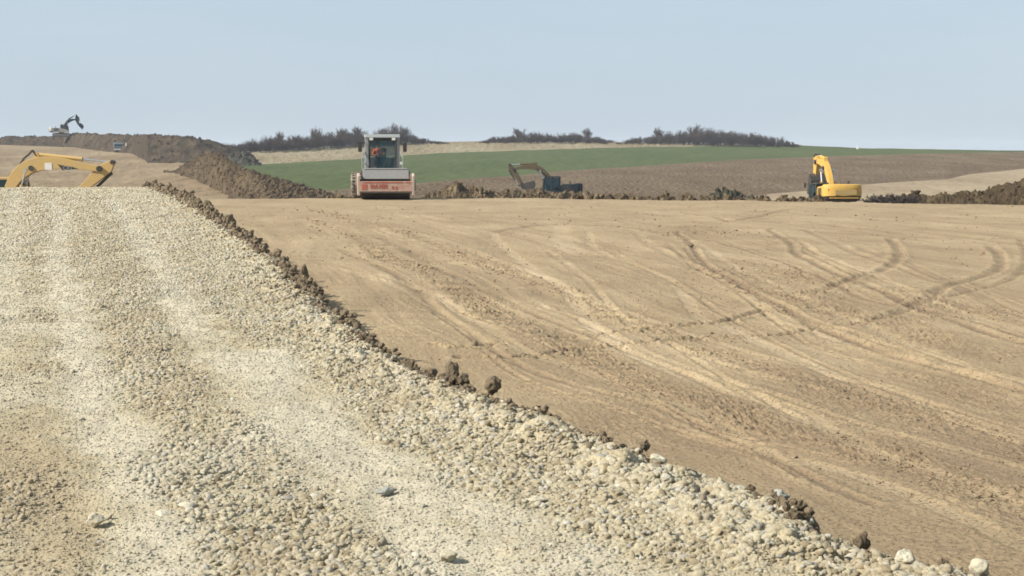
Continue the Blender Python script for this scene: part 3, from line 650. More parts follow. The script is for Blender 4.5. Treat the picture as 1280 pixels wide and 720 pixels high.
heap('spoil_heap', M['rubble'], 'rough earth bank around the bucket of the middle excavator', 'spoil heap', np.linspace(612, 760, 500), curve([(612, 251), (622, 246), (634, 238), (645, 241), (655, 244), (665, 237), (674, 240), (690, 244), (700, 242.5), (715, 244), (730, 244), (745, 246), (760, 250)]), lambda x: 0*x+150, 10, land, 471, .45, .9, 70)
heap('spoil_heap', M['spoil_near'], 'dark bank of dug soil at the right behind the platform edge', 'spoil heap', np.linspace(1118, 1620, 1300), curve([(1118, 258), (1128, 247), (1138, 243), (1150, 243), (1160, 246), (1180, 243.5), (1220, 242), (1240, 238), (1255, 233), (1270, 228), (1285, 224), (1340, 212), (1420, 205), (1520, 212), (1620, 240)]), lambda x: np.interp(x, [1118, 1620], [98, 92]), lambda x: np.interp(x, [1118, 1280, 1620], [7, 10, 18]), land, 481, .24, .9, 90)
heap('spoil_heap', M['rubble'], 'low line of clods just left of the yellow excavator', 'spoil heap', np.linspace(965, 1035, 260), curve([(965, 253), (975, 249.5), (982, 247), (990, 250), (1005, 250), (1015, 248), (1025, 246), (1035, 250)]), lambda x: 0*x+80, 4, land, 491, .2, 2.0, 50)
heap('earth_berm', M['rubble'], 'low berm of broken earth running along the far edge of the platform', 'berm', np.linspace(590, 985, 1300), curve([(590, 253), (620, 250), (650, 248), (690, 250), (730, 247), (760, 249), (775, 247), (800, 251), (830, 249), (850, 251), (900, 249.5), (930, 251), (960, 252), (985, 255)]), lambda x: np.interp(x, [590, 985], [80, 76]), 4.5, lambda x, d: -1.4+0*d, 495, .26, 1.9, 50)
# tipped clods lying all over the piles
LOOSE = {}
for Pp, amp, mat in PILES:
    n = 3200 if mat.name == 'spoil_earth' else min(1500, max(150, int(Pp.shape[1]*1.2))); far = Pp[..., 1].mean() > 300
    i = (RNG.uniform(0, .62, n)*(Pp.shape[0]-1)).astype(int); j = RNG.integers(0, Pp.shape[1], n); q = Pp[i, j]
    r_ = (.07 if q[:, 1].mean() < 130 else .10 if q[:, 1].mean() < 170 else .17)*np.minimum(np.exp(RNG.normal(-.25, .65, n)), 1.9)*(1.3 if far else 1)
    LOOSE.setdefault(mat.name, [mat, [], []]); LOOSE[mat.name][1].append(q+np.array([0, 0, .02])); LOOSE[mat.name][2].append(r_)
for nm, (mat, Q_, R_) in LOOSE.items():
    q = np.concatenate(Q_); r_ = np.concatenate(R_)[:, None]*RNG.uniform(.75, 1.25, (len(q), 3))
    ob = scatter('loose_clods', q, r_, rand_rot(len(q), 1.), clod_kinds(5, mat, 600, 2), mat, 'pile_clod_kinds')
    tag(ob, {'spoil_earth_dark': 'dark clods strewn over the long left skyline ridge', 'spoil_earth': 'brown clods strewn over the tipped slope at left', 'spoil_earth_grey': 'grey clods strewn over the small mounds', 'rubble_earth': 'broken clods strewn over the berm behind the platform', 'spoil_earth_near': 'dark clods strewn over the right soil bank'}[nm], 'clods', kind='stuff')
rk = [stone_mesh('earth_clod', 500+i, M['rubble'], 3, .4, (1, .85, .85), sharp=4) for i in range(6)]
for i in range(60):
    x = random.choice([random.uniform(615, 960), random.uniform(520, 960), random.uniform(640, 960), random.uniform(400, 445)]); y = np.interp(x, [400, 445, 600, 720, 900, 960, 1030], [247, 247, 249, 247, 249.5, 251.5, 252])+random.uniform(-2, 2)
    d = random.uniform(76, 81) if x > 445 else 77; b = at_dist(x, y, d); r = random.uniform(.09, .19)*random.choice((.8, 1, 1.5))
    o = rk[i % 6].copy(); C.objects.link(o); o.scale = (r, r, r*random.uniform(.8, 1.1)); o.location = b; o.rotation_euler = [random.uniform(0, 6) for _ in range(3)]
    tag(o, 'clod of broken earth in the row behind the far platform edge', 'clod', 'clods along the far edge of the platform')
for x, y, r, lb in ((1144, 241.5, .33, 'round dark clod on the crest of the right hand soil bank'), (980, 246, .2, 'round clod on the low line left of the yellow excavator'), (1002, 231+17, .16, 'small clod beside the round clod left of the yellow excavator')):
    o = rk[2].copy(); C.objects.link(o); o.scale = (r, r, r); o.location = at_dist(x, y, 101 if x > 1100 else 82); tag(o, lb, 'clod')

# ------------------------------------------------------------------ bare hedges and trees
def m_twig(name, col):
    m, t, b = nodes(name); n = noise(t, pos(t), .25, 4, .6)
    t.links.new(ramp(t, n, [(.35, tuple(c*.7 for c in col)), (.65, tuple(c*1.35 for c in col))]), b.inputs['Base Color'])
    b.inputs['Roughness'].default_value = .95; b.inputs['Specular IOR Level'].default_value = .05; return m
M['twig'] = m_twig('bare_twigs', (.068, .053, .050)); M['twig_brown'] = m_twig('brown_twigs', (.085, .062, .055)); M['bark'] = m_twig('bark', (.06, .05, .045))
def twigs(seed, h, w, stems, trunk=False):
    """segments (p0, p1, r0, r1) of a leafless shrub"""
    r = random.Random(seed); seg = []
    def grow(p, d, L, rad, lev):
        n = 3; q = p.copy(); dd = d.copy()
        for i in range(n):
            dd = (dd+Vector((r.gauss(0, .16), r.gauss(0, .16), r.gauss(.05, .08)))).normalized(); q2 = q+dd*(L/n)
            seg.append((q, q2, rad*(1-i/n*.6), rad*(1-(i+1)/n*.6)))
            if lev > 0:
                for _ in range(3 if lev > 1 else 4):
                    a = Vector((r.gauss(0, 1), r.gauss(0, 1), r.gauss(.3, .6))).normalized()
                    grow(q2, (dd*.9+a*.75).normalized(), L*r.uniform(.35, .6), rad*.5, lev-1)
            q = q2
    for s in range(stems):
        a = r.uniform(0, 6.28); sp = r.uniform(0, .45*w)
        base = Vector((math.cos(a)*sp, math.sin(a)*sp, 0)) if not trunk else Vector((0, 0, h*.22))
        tilt = r.uniform(.05, .6); d = Vector((math.cos(a)*math.sin(tilt), math.sin(a)*math.sin(tilt), math.cos(tilt)))
        grow(base, d, h*r.uniform(.55, .8)*(1 if not trunk else .8), .05 if not trunk else .09, 2)
    return seg
def seg_mesh(seg, minr=.022):
    V = []; T = []; n = len(seg)
    a = np.array([[*s[0]] for s in seg]); b = np.array([[*s[1]] for s in seg]); r0 = np.maximum(minr, [s[2] for s in seg])[:, None]; r1 = np.maximum(minr, [s[3] for s in seg])[:, None]
    d = b-a; d /= np.linalg.norm(d, axis=1)[:, None]+1e-9; up = np.where(np.abs(d[:, 2:3]) > .9, [[1., 0, 0]], [[0, 0, 1.]])
    u = np.cross(d, up); u /= np.linalg.norm(u, axis=1)[:, None]; w = np.cross(d, u)
    ring = []
    for k in range(3):
        c, s = math.cos(k*2.094), math.sin(k*2.094); ring.append(a+(u*c+w*s)*r0)
    for k in range(3):
        c, s = math.cos(k*2.094), math.sin(k*2.094); ring.append(b+(u*c+w*s)*r1)
    V = np.stack(ring, 1).reshape(-1, 3); base = (np.arange(n)*6)[:, None]
    Q = np.concatenate([base+np.array([k, (k+1) % 3, 3+(k+1) % 3, 3+k])[None] for k in range(3)], 0)
    return V, Q
protos = [seg_mesh(twigs(900+i, 1.0*4, 3.2, 9)) for i in range(6)]
def hedge(x0, x1, top, seed, label, mat, deep=3):
    r = random.Random(seed); VV = []; QQ = []; nb = 0; x = x0
    while x < x1:
        for k in range(deep):
            xx = x+r.uniform(-4, 4); by = float(sky_c(xx)); fy = by+2.6-k*1.1; d = float(smooth_D(np.array(fy)))+r.uniform(-1, 1)
            base = at_dist(xx, fy+.3, d)
            H = (fy-float(top(xx)))*d/F*r.choice((.5, .62, .72, .85))*r.uniform(.85, 1.05)
            if H < .4: continue
            V, Q = protos[r.randrange(6)]; s = H/4.0; a = r.uniform(0, 6.28); ca, sa = math.cos(a), math.sin(a)
            sw = max(s, .55)
            P = np.stack([(V[:, 0]*ca-V[:, 1]*sa)*sw+base[0], (V[:, 0]*sa+V[:, 1]*ca)*sw+base[1], V[:, 2]*s+base[2]-.1], -1)
            VV.append(P); QQ.append(Q+nb); nb += len(P)
        x += r.uniform(4, 6.5)
    o = tri_mesh('hedge', np.concatenate(VV), np.concatenate(QQ), mat); tag(o, label, 'hedge', kind='stuff')
hedge(262, 562, curve([(262, 184), (280, 179), (320, 174), (345, 168), (380, 170), (410, 164), (440, 163), (470, 163), (500, 160), (520, 170), (540, 174), (562, 178)]), 1, 'long dark leafless thicket on the skyline behind the roller', M['twig'])
hedge(600, 765, curve([(600, 176), (620, 170), (650, 164), (680, 165), (700, 166), (730, 166), (745, 170), (765, 175)]), 2, 'low dark thicket on the skyline at the centre', M['twig'])
hedge(775, 996, curve([(775, 177), (800, 170), (825, 165), (850, 164), (880, 161), (920, 164), (950, 164), (970, 170), (985, 175), (996, 179)]), 3, 'broad dark thicket on the right skyline above the crop', M['twig'])
def bare_tree(x, topy, seed, label, w=2.6):
    by = float(sky_c(x)); topy += 3; d = float(smooth_D(np.array(by)))-6; b = at_dist(x, by+.4, d); H = (by-topy)*d/F
    root = empty('bare_tree', b); tag(root, label, 'tree', 'bare trees standing out of the skyline thickets')
    MB().tube((0, 0, -.2), (0, 0, H*.3), .14, .10, 8).build('trunk', M['bark'], root)
    V, Q = seg_mesh(twigs(seed, H, w, 9, True), .025); o = tri_mesh('crown', V, Q, M['twig_brown']); o.parent = root
for i, (x, ty, lb) in enumerate([(490, 154, 'tallest bare tree of the skyline, behind the roller cab'), (478, 159, 'bare tree left of the tallest one, behind the roller cab'), (505, 158, 'bare tree just right of the roller cab'), (446, 159, 'bare tree left of the roller cab'),
        (428, 160, 'bare tree further left of the roller cab among lower bushes'), (395, 161, 'thin bare tree midway along the left thicket'), (350, 165, 'small brownish bare tree near the left end of the long thicket'), (648, 159, 'small bare tree at the left of the central thicket'),
        (735, 160, 'small bare tree at the right end of the central thicket'), (824, 158, 'bare tree at the left of the right hand thicket'), (868, 157, 'tallest bare tree of the right hand thicket'), (991, 175, 'tiny bare tree standing alone right of the thickets')]):
    bare_tree(x, ty, 950+i, lb)
V, Q = seg_mesh(twigs(990, .55, 1.5, 26), .006); V[:, 0] *= 1.8
o = tri_mesh('dry_bush', V, Q, M['bark']); o.location = at_dist(1118, 259, 80.); tag(o, 'low dark dry brush at the left foot of the right soil bank', 'bush')
# ------------------------------------------------------------------ machines
def bez(P, n=14):
    P = [Vector((p[0], p[1])) for p in P]; out = []
    for i in range(n+1):
        t = i/n; Q = P[:]
        while len(Q) > 1: Q = [Q[j]*(1-t)+Q[j+1]*t for j in range(len(Q)-1)]
        out.append(Q[0])
    return out
def ribbon(cl, hw):                                  # outline round a centre line with half widths
    n = len(cl); a, b = [], []
    for i, p in enumerate(cl):
        t = (cl[min(i+1, n-1)]-cl[max(i-1, 0)]).normalized(); nn = Vector((-t.y, t.x)); w = hw(i/(n-1))
        a.append(p+nn*w); b.append(p-nn*w)
    return [tuple(p) for p in a+b[::-1]]
def cylinder_part(root, name, p0, p1, r, frac, y, body, rodm=None):
    p0 = Vector((p0[0], y, p0[1])); p1 = Vector((p1[0], y, p1[1])); m = p0.lerp(p1, frac)
    b = MB().tube(p0, m, r, n=14).tube(p0.lerp(m, .97), m, r*1.2, n=14); b.tube(p0-Vector((0, r, 0)), p0+Vector((0, r, 0)), r*1.15, n=12)
    o = b.build(name, M[body], root); MB().tube(m, p1, r*.5, n=12).tube(p1-Vector((0, r, 0)), p1+Vector((0, r, 0)), r*1.05, n=12).build('rod', M['chrome'], o); return o
def stadium(L, h, n=10):
    r = h/2; p = []
    for i in range(n+1): a = -PI/2+PI*i/n; p.append((L/2-r+r*math.cos(a), r+r*math.sin(a)))
    for i in range(n+1): a = PI/2+PI*i/n; p.append((-L/2+r+r*math.cos(a), r+r*math.sin(a)))
    return p
def excavator(loc, yaw, tilt, body, boomc, label, foot, elbow, tip, s0, s1, buck, dark='black', cwc=None, hoses=True, cab=None, scale=1., low=0., boom_w=.42, cyl=None, thick=1.):
    """foot, elbow, tip, s0 (stick tail), s1 (stick nose): points of the boom plane in metres; buck: bucket turn"""
    root = empty('excavator', loc, (tilt[0], tilt[1], yaw)); root.scale = (scale,)*3
    tag(root, label, 'excavator'); B = M[body]; BC = M[boomc]; cw = M[cwc or body]; cabm = M[cab or body]; cyl = cyl or boomc
    for s in (-1, 1):
        b = MB(); st = stadium(4.1, .9); b.prism([(p[0]*.97, .03+p[1]*.94) for p in st], s*1.2-.26, s*1.2+.26)
        n = len(st); per = []; 
        for i in range(n):
            a = Vector(st[i]); c = Vector(st[(i+1) % n]); L = (c-a).length; k = max(1, round(L/.17))
            for j in range(k): per.append((a.lerp(c, (j+.5)/k), math.atan2(c.y-a.y, c.x-a.x)))
        for p, an in per: b.box((p.x, s*1.2, p.y), (.13, .6, .05), (0, -an, 0))
        tr = b.build('track', M['track'], root)
        f = MB(); f.box((0, s*1.2+s*.27, .45), (2.9, .08, .3))
        for x in (-1.55, 1.55): f.lathe([(0, -.03), (.34, -.03), (.34, .03), (.1, .06), (0, .06)], (x, s*1.48, .45), n=20)
        for i in range(7): f.tube((-1.1+i*.37, s*1.44, .16), (-1.1+i*.37, s*1.5, .16), .11)
        f.build('track_frame', M['steel'], tr)
    u = MB().box((0, 0, .62), (1.9, 2.0, .42)).lathe([(0, .8), (.62, .8), (.62, 1.08), (0, 1.08)], (0, 0, 0), 'z'); u.build('undercarriage', M['steel'], root)
    MB().prism([(-2.1, -1.32), (1.75, -1.32), (1.75, 1.36), (-2.1, 1.36)], 1.07, 1.25, 'z').build('deck', B, root, .03)
    h = MB().prism([(-1.95, 1.26), (-.35, 1.26), (-.35, 2.02), (-.6, 2.12), (-1.95, 2.12)], -1.30, 1.30); eh = h.build('engine_hood', B, root, .06)
    for s in (-1, 1):
        g = MB()
        for i in range(8): g.box((-1.15, s*1.315, 1.45+i*.075), (1.0, .03, .035))
        g.box((-1.15, s*1.305, 1.71), (.06, .03, .6)).build('grille', M[dark], eh)
    MB().prism([(-.33, 1.26), (1.5, 1.26), (1.5, 1.62), (.6, 1.82), (-.33, 1.98)], -1.30, -.42).build('side_box', B, root, .05)
    # counterweight: rounded tail, undercut below
    pl = [(-1.95, -1.36)]+[(-2.1-.72*math.sin(a)**.6, -1.36*math.cos(a)) for a in np.linspace(.12, PI-.12, 18)]+[(-1.95, 1.36)]
    c = MB(); n = len(pl); ks = [(1.00, .45, .74), (1.16, .80, .90), (1.38, 1., 1.), (1.95, 1., 1.), (2.14, .95, .98), (2.2, .84, .92)]; V = []
    for z, kx, ky in ks: V += [(-1.95+(p[0]+1.95)*kx, p[1]*ky, z) for p in pl]
    Fc = [tuple(range(n))[::-1], tuple(range((len(ks)-1)*n, len(ks)*n))]
    for q in range(len(ks)-1): Fc += [(q*n+i, q*n+(i+1) % n, (q+1)*n+(i+1) % n, (q+1)*n+i) for i in range(n)]
    k3 = 2*n; lowf = [tuple(range(n))[::-1]]+[f_ for f_ in Fc[2:] if max(f_) < 3*n]; upf = [Fc[1]]+[f_ for f_ in Fc[2:] if min(f_) >= k3]
    co = c.add(V, upf).build('counterweight', cw, root, .03); MB().add(V[:3*n], lowf).build('shaded_belly', M['black'], co)  # undercut faces split off and coloured black to carry their shade
    MB().box((-2.72, 0, 1.24), (.16, 2.0, .06)).build('lip', M[boomc], co)
    MB().box((-2.80, -.1, 1.62), (.06, 1.5, .34)).build('dark_panel', M['yellow_shade'] if body.startswith('yellow') else M[dark], co)
    for s in (-1, 1): MB().box((-2.6, s*.98, 1.80), (.12, .22, .12)).build('tail_lamp', M['red'], co)
    MB().tube((-1.3, -.7, 2.1), (-1.3, -.7, 2.5), .07).build('exhaust', M[dark], root)
    # cab on the left
    prof = [(-.25, 1.26), (1.62, 1.26), (1.70, 1.7), (1.42, 2.93-low), (1.25, 3.02-low), (-.15, 3.02-low), (-.25, 2.9-low)]
    fr = MB()
    for y0 in (.42, 1.28):
        fr.prism([prof[0], prof[1], (1.66, 1.42), (-.25, 1.42)], y0, y0+.06)
        for a, c_ in ((prof[1], prof[2]), (prof[2], prof[3]), ((-.25, 1.26), (-.25, 2.95-low)), ((.55, 1.3), (.55, 2.96-low))): fr.tube((a[0], y0+.03, a[1]), (c_[0], y0+.03, c_[1]), .05, n=6)
    fr.prism([(-.28, 2.93-low), (1.45, 2.93-low), (1.30, 3.04-low), (-.2, 3.04-low)], .40, 1.36); fr.box((-.25, .88, 1.7), (.05, .9, .9)); fr.box((1.64, .88, 1.42), (.06, .9, .34)); fr.box((.7, .88, 1.29), (1.8, .9, .05))
    cb = fr.build('cab', cabm, root, .02)
    for y0 in (.44, 1.31):
        MB().prism([(-.2, 1.75), (.5, 1.75), (.5, 2.88-low), (-.2, 2.88-low)], y0, y0+.012).build('window', M['glassdark'], cb)
        MB().prism([(.6, 1.45), (1.62, 1.45), (1.66, 1.7), (1.40, 2.88-low), (.6, 2.88-low)], y0, y0+.012).build('window', M['glassdark'], cb)
    MB().prism([(1.665, 1.62), (1.68, 1.62), (1.42, 2.9-low), (1.405, 2.9-low)], .47, 1.27).build('windscreen', M['glassdark'], cb)
    MB().box((.45, .88, 1.75), (.5, .5, .12)).box((.2, .88, 2.1), (.12, .5, .65)).build('operator_seat', M['black'], cb)
    rl = MB().path([(1.5, -1.25, 1.3), (1.5, -1.25, 2.2), (.5, -1.25, 2.45), (-.3, -1.25, 2.4), (-.3, -1.25, 2.1)], .02, 6); rl.build('handrail', M[dark], root)
    MB().tube((1.5, 1.36, 2.4), (1.62, 1.6, 2.4), .015).box((1.63, 1.62, 2.32), (.05, .14, .34)).build('mirror', M['black'], root)
    # boom, stick, bucket in the plane y = 0
    cl = bez([foot, (foot[0]*.45+elbow[0]*.55-.30, foot[1]*.1+elbow[1]*.9), (elbow[0]+.0, elbow[1]+.55), (elbow[0]*.6+tip[0]*.4, elbow[1]*.5+tip[1]*.5+.25), tip], 18)
    bo = MB().prism(ribbon(cl, lambda t: (.20+.25*math.sin(PI*min(1, t*1.08+.02))**.8)*thick), -boom_w/2, boom_w/2).build('boom', BC, root, .02)
    MB().tube((tip[0], -.3, tip[1]), (tip[0], .3, tip[1]), .17, n=16).build('pivot_pin', M[dark], bo)
    md = cl[8]; MB().tube((md[0], -.32, md[1]-.12), (md[0], .32, md[1]-.12), .15, n=16).build('pivot_pin', M[dark], bo)
    S0, S1, T = Vector(s0), Vector(s1), Vector(tip); ax = (S1-S0).normalized(); nn = Vector((-ax.y, ax.x)); tl = (T-S0).dot(ax)
    side = 1 if (T-S0).dot(nn) > 0 else -1
    out = [S0+nn*.16*side, T+nn*.20*side, S1+nn*.15*side, S1-nn*.15*side, S0+ax*(tl+.5)-nn*.30*side, S0+ax*tl*.5-nn*.36*side, S0-nn*.14*side]
    st = MB().prism([tuple(p) for p in out], -.17, .17).build('stick', BC, root, .02)
    MB().tube((S0.x, -.22, S0.y), (S0.x, .22, S0.y), .13).build('pivot_pin', M[dark], st)
    for y in (-.45, .45):
        q = cl[7]; cylinder_part(root, 'boom_cylinder', (foot[0]+.75, foot[1]-.30), (q.x, q.y-.15), .10, .58, y, cyl)
    q = cl[9]; a0 = Vector((q.x, q.y+.12+.52*thick)); cylinder_part(root, 'stick_cylinder', a0, tuple(S0), .115, .60, 0, cyl)
    MB().prism([(a0.x-.2, a0.y-.35), (a0.x+.25, a0.y-.35), (a0.x+.08, a0.y+.1), (a0.x-.08, a0.y+.1)], -.13, .13).build('bracket', BC, bo)
    b0 = S0+ax*.55-nn*.42*side; b1 = S1-ax*.25-nn*.5*side; cylinder_part(root, 'bucket_cylinder', tuple(b0), tuple(b1), .09, .6, 0, dark)
    lk = MB()
    for y in (-.2, .2): lk.tube((b1.x, y, b1.y), (S1.x-ax.x*.3, y, S1.y-ax.y*.3), .05).tube((b1.x, y, b1.y), (S1.x+math.cos(buck)*.38, y, S1.y+math.sin(buck)*.38), .05)
    lk.tube((b1.x, -.24, b1.y), (b1.x, .24, b1.y), .06); lk.build('linkage', M[dark], root)
    ca, sa = math.cos(buck), math.sin(buck); R = lambda p: (S1.x+p[0]*ca-p[1]*sa, S1.y+p[0]*sa+p[1]*ca)
    outer = [(-.12, .12), (.45, .16), (.80, -.10), (.98, -.5), (.95, -.95), (.70, -1.25), (.25, -1.38)]
    inner = [(.28, -1.30), (.64, -1.18), (.86, -.92), (.88, -.5), (.72, -.15), (.42, .08), (-.1, .04)]
    k = MB().prism([R(p) for p in outer+inner], -.58, .58)
    for y in (-.6, .56): k.prism([R(p) for p in [(-.12, .12), (.45, .16), (.80, -.10), (.98, -.5), (.95, -.95), (.70, -1.25), (.25, -1.38), (.02, -.6)]], y, y+.04)
    for y in (-.12, .08): k.prism([R(p) for p in [(-.16, .1), (.45, .1), (.40, .32), (.0, .30), (-.14, .2)]], y, y+.04)
    bk = k.build('bucket', M[dark], root)
    for i in range(5): MB().prism([R(p) for p in [(.30, -1.30), (.30, -1.40), (.02, -1.44), (.0, -1.41)]], -.56+i*.265, -.49+i*.265).build('tooth', M['steel'], bk)
    if hoses:
        h = MB(); e = cl[6]; f = cl[9]
        for y in (-.16, .0, .16):
            h.path([(cl[5].x-.05, y, cl[5].y+.45), (e.x+.05, y, e.y+.75), (e.x+.35, y, e.y+.98), (f.x-.25, y, f.y+.85), (f.x+.0, y, f.y+.5)], .028, 6)
        h.path([(cl[i].x-.12, .1, cl[i].y+.40) for i in range(1, 6)], .03, 6).build('hose', M['black'], root)
    return root, cl

px = 95/F
def lcl(x, y): return (.5+(x-8)*px, 1.7+(250-y)*px)
P0 = at_dist(8, 250, 95.)
exA, clA = excavator((P0[0]-.5, 95, P0[2]-1.7), 0, (0, 0), 'yellow', 'yellow', 'yellow excavator below the gravel rise at far left, only its arched boom and stick showing',
    (.5, 1.7), lcl(41, 207), lcl(126, 211), lcl(142, 203), lcl(94, 245), math.radians(-70), boom_w=.5, thick=.92)
q = lcl(63, 208); MB().box((q[0], -.262, q[1]), (.42, .012, .40)).build('white_plate', M['white'], exA, label='small white square plate on the boom')
d0, d1, d2, d3 = lcl(74.5, 205.5), lcl(99, 210.5), lcl(93, 212), lcl(80.5, 213)
wd = MB().prism([d0, d1, d2, d3], -.268, -.256).build('boom_decal', M['black'], exA, label='dark wedge decal with pale letters')
def letters(txt, x, z, w, h, y, mat, parent, name='lettering', th=.22, dx=None, axis='y', out=1):
    """block letters from straight strokes"""
    S = {'C': [((1, .95), (0, .95)), ((0, .95), (0, .05)), ((0, .05), (1, .05))], 'A': [((0, 0), (.5, 1)), ((.5, 1), (1, 0)), ((.22, .4), (.78, .4))], 'T': [((0, .95), (1, .95)), ((.5, .95), (.5, 0))],
         'H': [((0, 0), (0, 1)), ((1, 0), (1, 1)), ((0, .5), (1, .5))], 'M': [((0, 0), (0, 1)), ((0, 1), (.5, .35)), ((.5, .35), (1, 1)), ((1, 1), (1, 0))],
         'I': [((.5, 0), (.5, 1))], 'E': [((1, .95), (0, .95)), ((0, .95), (0, .05)), ((0, .05), (1, .05)), ((0, .5), (.8, .5))]}
    b = MB(); st = (dx or w*1.35)
    for i, ch in enumerate(txt):
        for (a, c_), (e, f) in S.get(ch, []):
            p = Vector((x+i*st+a*w, z+c_*h)); r = Vector((x+i*st+e*w, z+f*h)); d = (r-p); L = d.length; an = math.atan2(d.y, d.x); m = (p+r)/2
            b.box((m.x, y, m.y), (L+th*w*.8, .012, th*w), (0, -an, 0))
    return b.build(name, mat, parent)
q = lcl(82, 212.2); letters('CAT', q[0], q[1], .14, .20, -.276, M['greylight'], wd)
MB().box((3.9, -.9, 2.2), (.16, .16, .45)).build('work_lamp', M['black'], exA)

px2 = 186/F
def lcb(x, y): return (.5+(686-x)*px2*1.04, 1.75+(237-y)*px2)
P0 = at_dist(693, 253.0, 186.)
exB, _ = excavator((P0[0]+.45, 186, P0[2]), PI-.12, (0, 0), 'blue_dark', 'olive', 'dark blue excavator with brown boom digging behind the earth berm in the middle distance',
    (.5, 1.75), lcb(664, 213), lcb(637, 214.5), lcb(632.5, 209), lcb(648.5, 234), math.radians(-120), dark='black', cab='blue_dark', cyl='olive', thick=.72, boom_w=.36, hoses=False)

P0 = at_dist(1046, 257.0, 105.)
exC, _ = excavator((P0[0]+.24, 105+2.2, P0[2]-.85), math.radians(94), (0, math.radians(4)), 'yellow_bright', 'yellow_bright', 'bright yellow excavator seen from behind at right with raised boom',
    (.4, 1.75), (2.2, 3.6), (4.1, 4.15), (4.4, 4.65), (4.9, 2.0), math.radians(-170), low=.6, boom_w=.36, cyl='yellow_bright', scale=.95, thick=.66, cab='black', hoses=False)

P0 = at_dist(77, 171.0, 478.)
exD, _ = excavator((P0[0], 478, P0[2]), .25, (0, 0), 'cream', 'blue_dark', 'pale excavator standing on the far left spoil ridge against the sky with raised boom',
    (.6, 1.9), (1.8, 3.5), (3.35, 4.1), (3.5, 5.2), (3.9, 2.9), math.radians(25), dark='blue_dark', cab='cream', hoses=False, scale=1.25, thick=.8, cyl='blue_dark')

# ---- road roller, front towards the camera
P0 = at_dist(482, 248.0, 71.)
rr = empty('road_roller', (P0[0], 71, 0.0), (0, 0, math.radians(6))); tag(rr, 'dusty road roller facing the camera with grey cab and faded orange drum frame', 'road roller')
rr.location.z = -.02
DR = .66                                             # local: -y is forward
dm = MB().lathe([(0, -1.06), (.5, -1.06), (.5, -1.0), (DR-.03, -1.0), (DR, -1.06), (DR, 1.06), (DR-.03, 1.0), (.5, 1.0), (.5, 1.06), (0, 1.06)], (0, 0, 0), 'x', 56).build('drum', M['drum'], rr, smooth=False)
dm.location = (0, 0, DR); 
fb = MB().box((0, -.86, .615), (2.30, .14, .45)).build('drum_frame', M['orange'], rr, .02)
for s in (-1, 1):
    MB().prism([(-.93, .22), (-.93, 1.08), (-.5, 1.2), (.9, 1.15), (1.2, .9), (1.2, .35), (.5, .25), (-.6, .25)], s*1.19-.06, s*1.19+.06, 'x').build('side_plate', M['dusty'], fb, .02)
    MB().lathe([(0, -.05), (.26, -.05), (.26, .05), (0, .05)], (s*1.27, 0, DR), 'x', 20).build('hub', M['steel'], fb)
sc_ = MB()
for i in range(26): sc_.prism([(-1.06+i*.083, .33), (-1.06+i*.083+.06, .33), (-1.06+i*.083+.05, .40), (-1.06+i*.083+.01, .40)], -.90, -.86)
sc_.box((0, -.80, .365), (2.16, .03, .05)).build('scraper', M['steel'], fb)
MB().box((0, .86, .72), (2.26, .16, .40)).build('rear_beam', M['orange'], fb)
MB().box((-.15, -.936, .80), (1.75, .012, .05)).build('red_stripe', M['red'], fb); MB().box((.94, -.936, .80), (.2, .012, .05)).build('red_stripe', M['red'], fb)
letters('HAMM', -.66, .54, .11, .17, -.938, M['red'], fb, dx=.19, th=.3)
MB().box((-.95, -.938, .60), (.20, .012, .22)).build('red_panel', M['red'], fb); MB().box((.45, -.938, .57), (.06, .012, .12)).box((.28, -.938, .57), (.06, .012, .12)).build('mark', M['red'], fb)
MB().box((0, -.15, 1.38), (1.9, .9, .05)).box((0, -.62, 1.15), (2.02, .03, .44), (-.25, 0, 0)).box((0, .32, 1.2), (1.9, .04, .4)).build('drum_cover', M['grey'], rr, .015)
MB().box((0, 1.25, .75), (.7, 1.1, .5)).tube((0, 1.6, .3), (0, 1.6, 1.1), .14).build('articulation_joint', M['black'], rr)
re = empty('rear_body', (0, 1.5, 0), (0, 0, math.radians(4))); re.parent = rr
def part(mb, name, mat, par=None, bev=0, label=None): o = mb.build(name, M[mat] if isinstance(mat, str) else mat, par or rr, bev, label=label); return o
Y0 = 1.45
for s in (-1, 1):
    w = MB().lathe([(.34, -.27), (.60, -.29), (.72, -.22), (.76, -.1), (.76, .1), (.72, .22), (.60, .29), (.34, .27)], (0, 0, 0), 'x', 40)
    for i in range(22):
        a = 2*PI*i/22
        for t in (-1, 1): w.box((t*.14, .77*math.cos(a+t*.07), .77*math.sin(a+t*.07)), (.24, .07, .05), (a+t*.07+PI/2, 0, 0))
    wo = w.build('wheel', M['rubber'], rr); wo.location = (s*.98-.24, Y0+2.0, .60); wo.scale = (1, .77, .77)
    MB().lathe([(0, -.14), (.22, -.14), (.34, -.24), (.36, .24), (.2, .16), (0, .16)], (0, 0, 0), 'x', 28).build('rim', M['cream'], wo)
X1 = -.10
part(MB().box((X1-.05, Y0+.9, .95), (1.5, 2.2, .5)), 'chassis', 'grey', None, .03)
part(MB().prism([(Y0+1.35, 1.1), (Y0+3.5, 1.05), (Y0+3.6, 1.5), (Y0+3.3, 1.78), (Y0+1.35, 1.85)], X1-.75, X1+.75, 'x'), 'engine_hood', 'grey', None, .05)
cx0, cx1, cy0, cy1, cz0, cz1 = X1-.78, X1+.78, Y0-.35, Y0+1.25, 1.28, 2.86
fr = MB()
for x in (cx0+.09, cx1-.09):
    fr.box((x, cy0+.06, (cz0+cz1)/2), (.19, .12, cz1-cz0)); fr.box((x, cy1-.05, (cz0+cz1)/2), (.10, .10, cz1-cz0)); fr.box((x, (cy0+cy1)/2, cz0+.1), (.08, cy1-cy0-.02, .3)); fr.box((x, Y0+.45, (cz0+cz1)/2), (.06, .08, cz1-cz0))
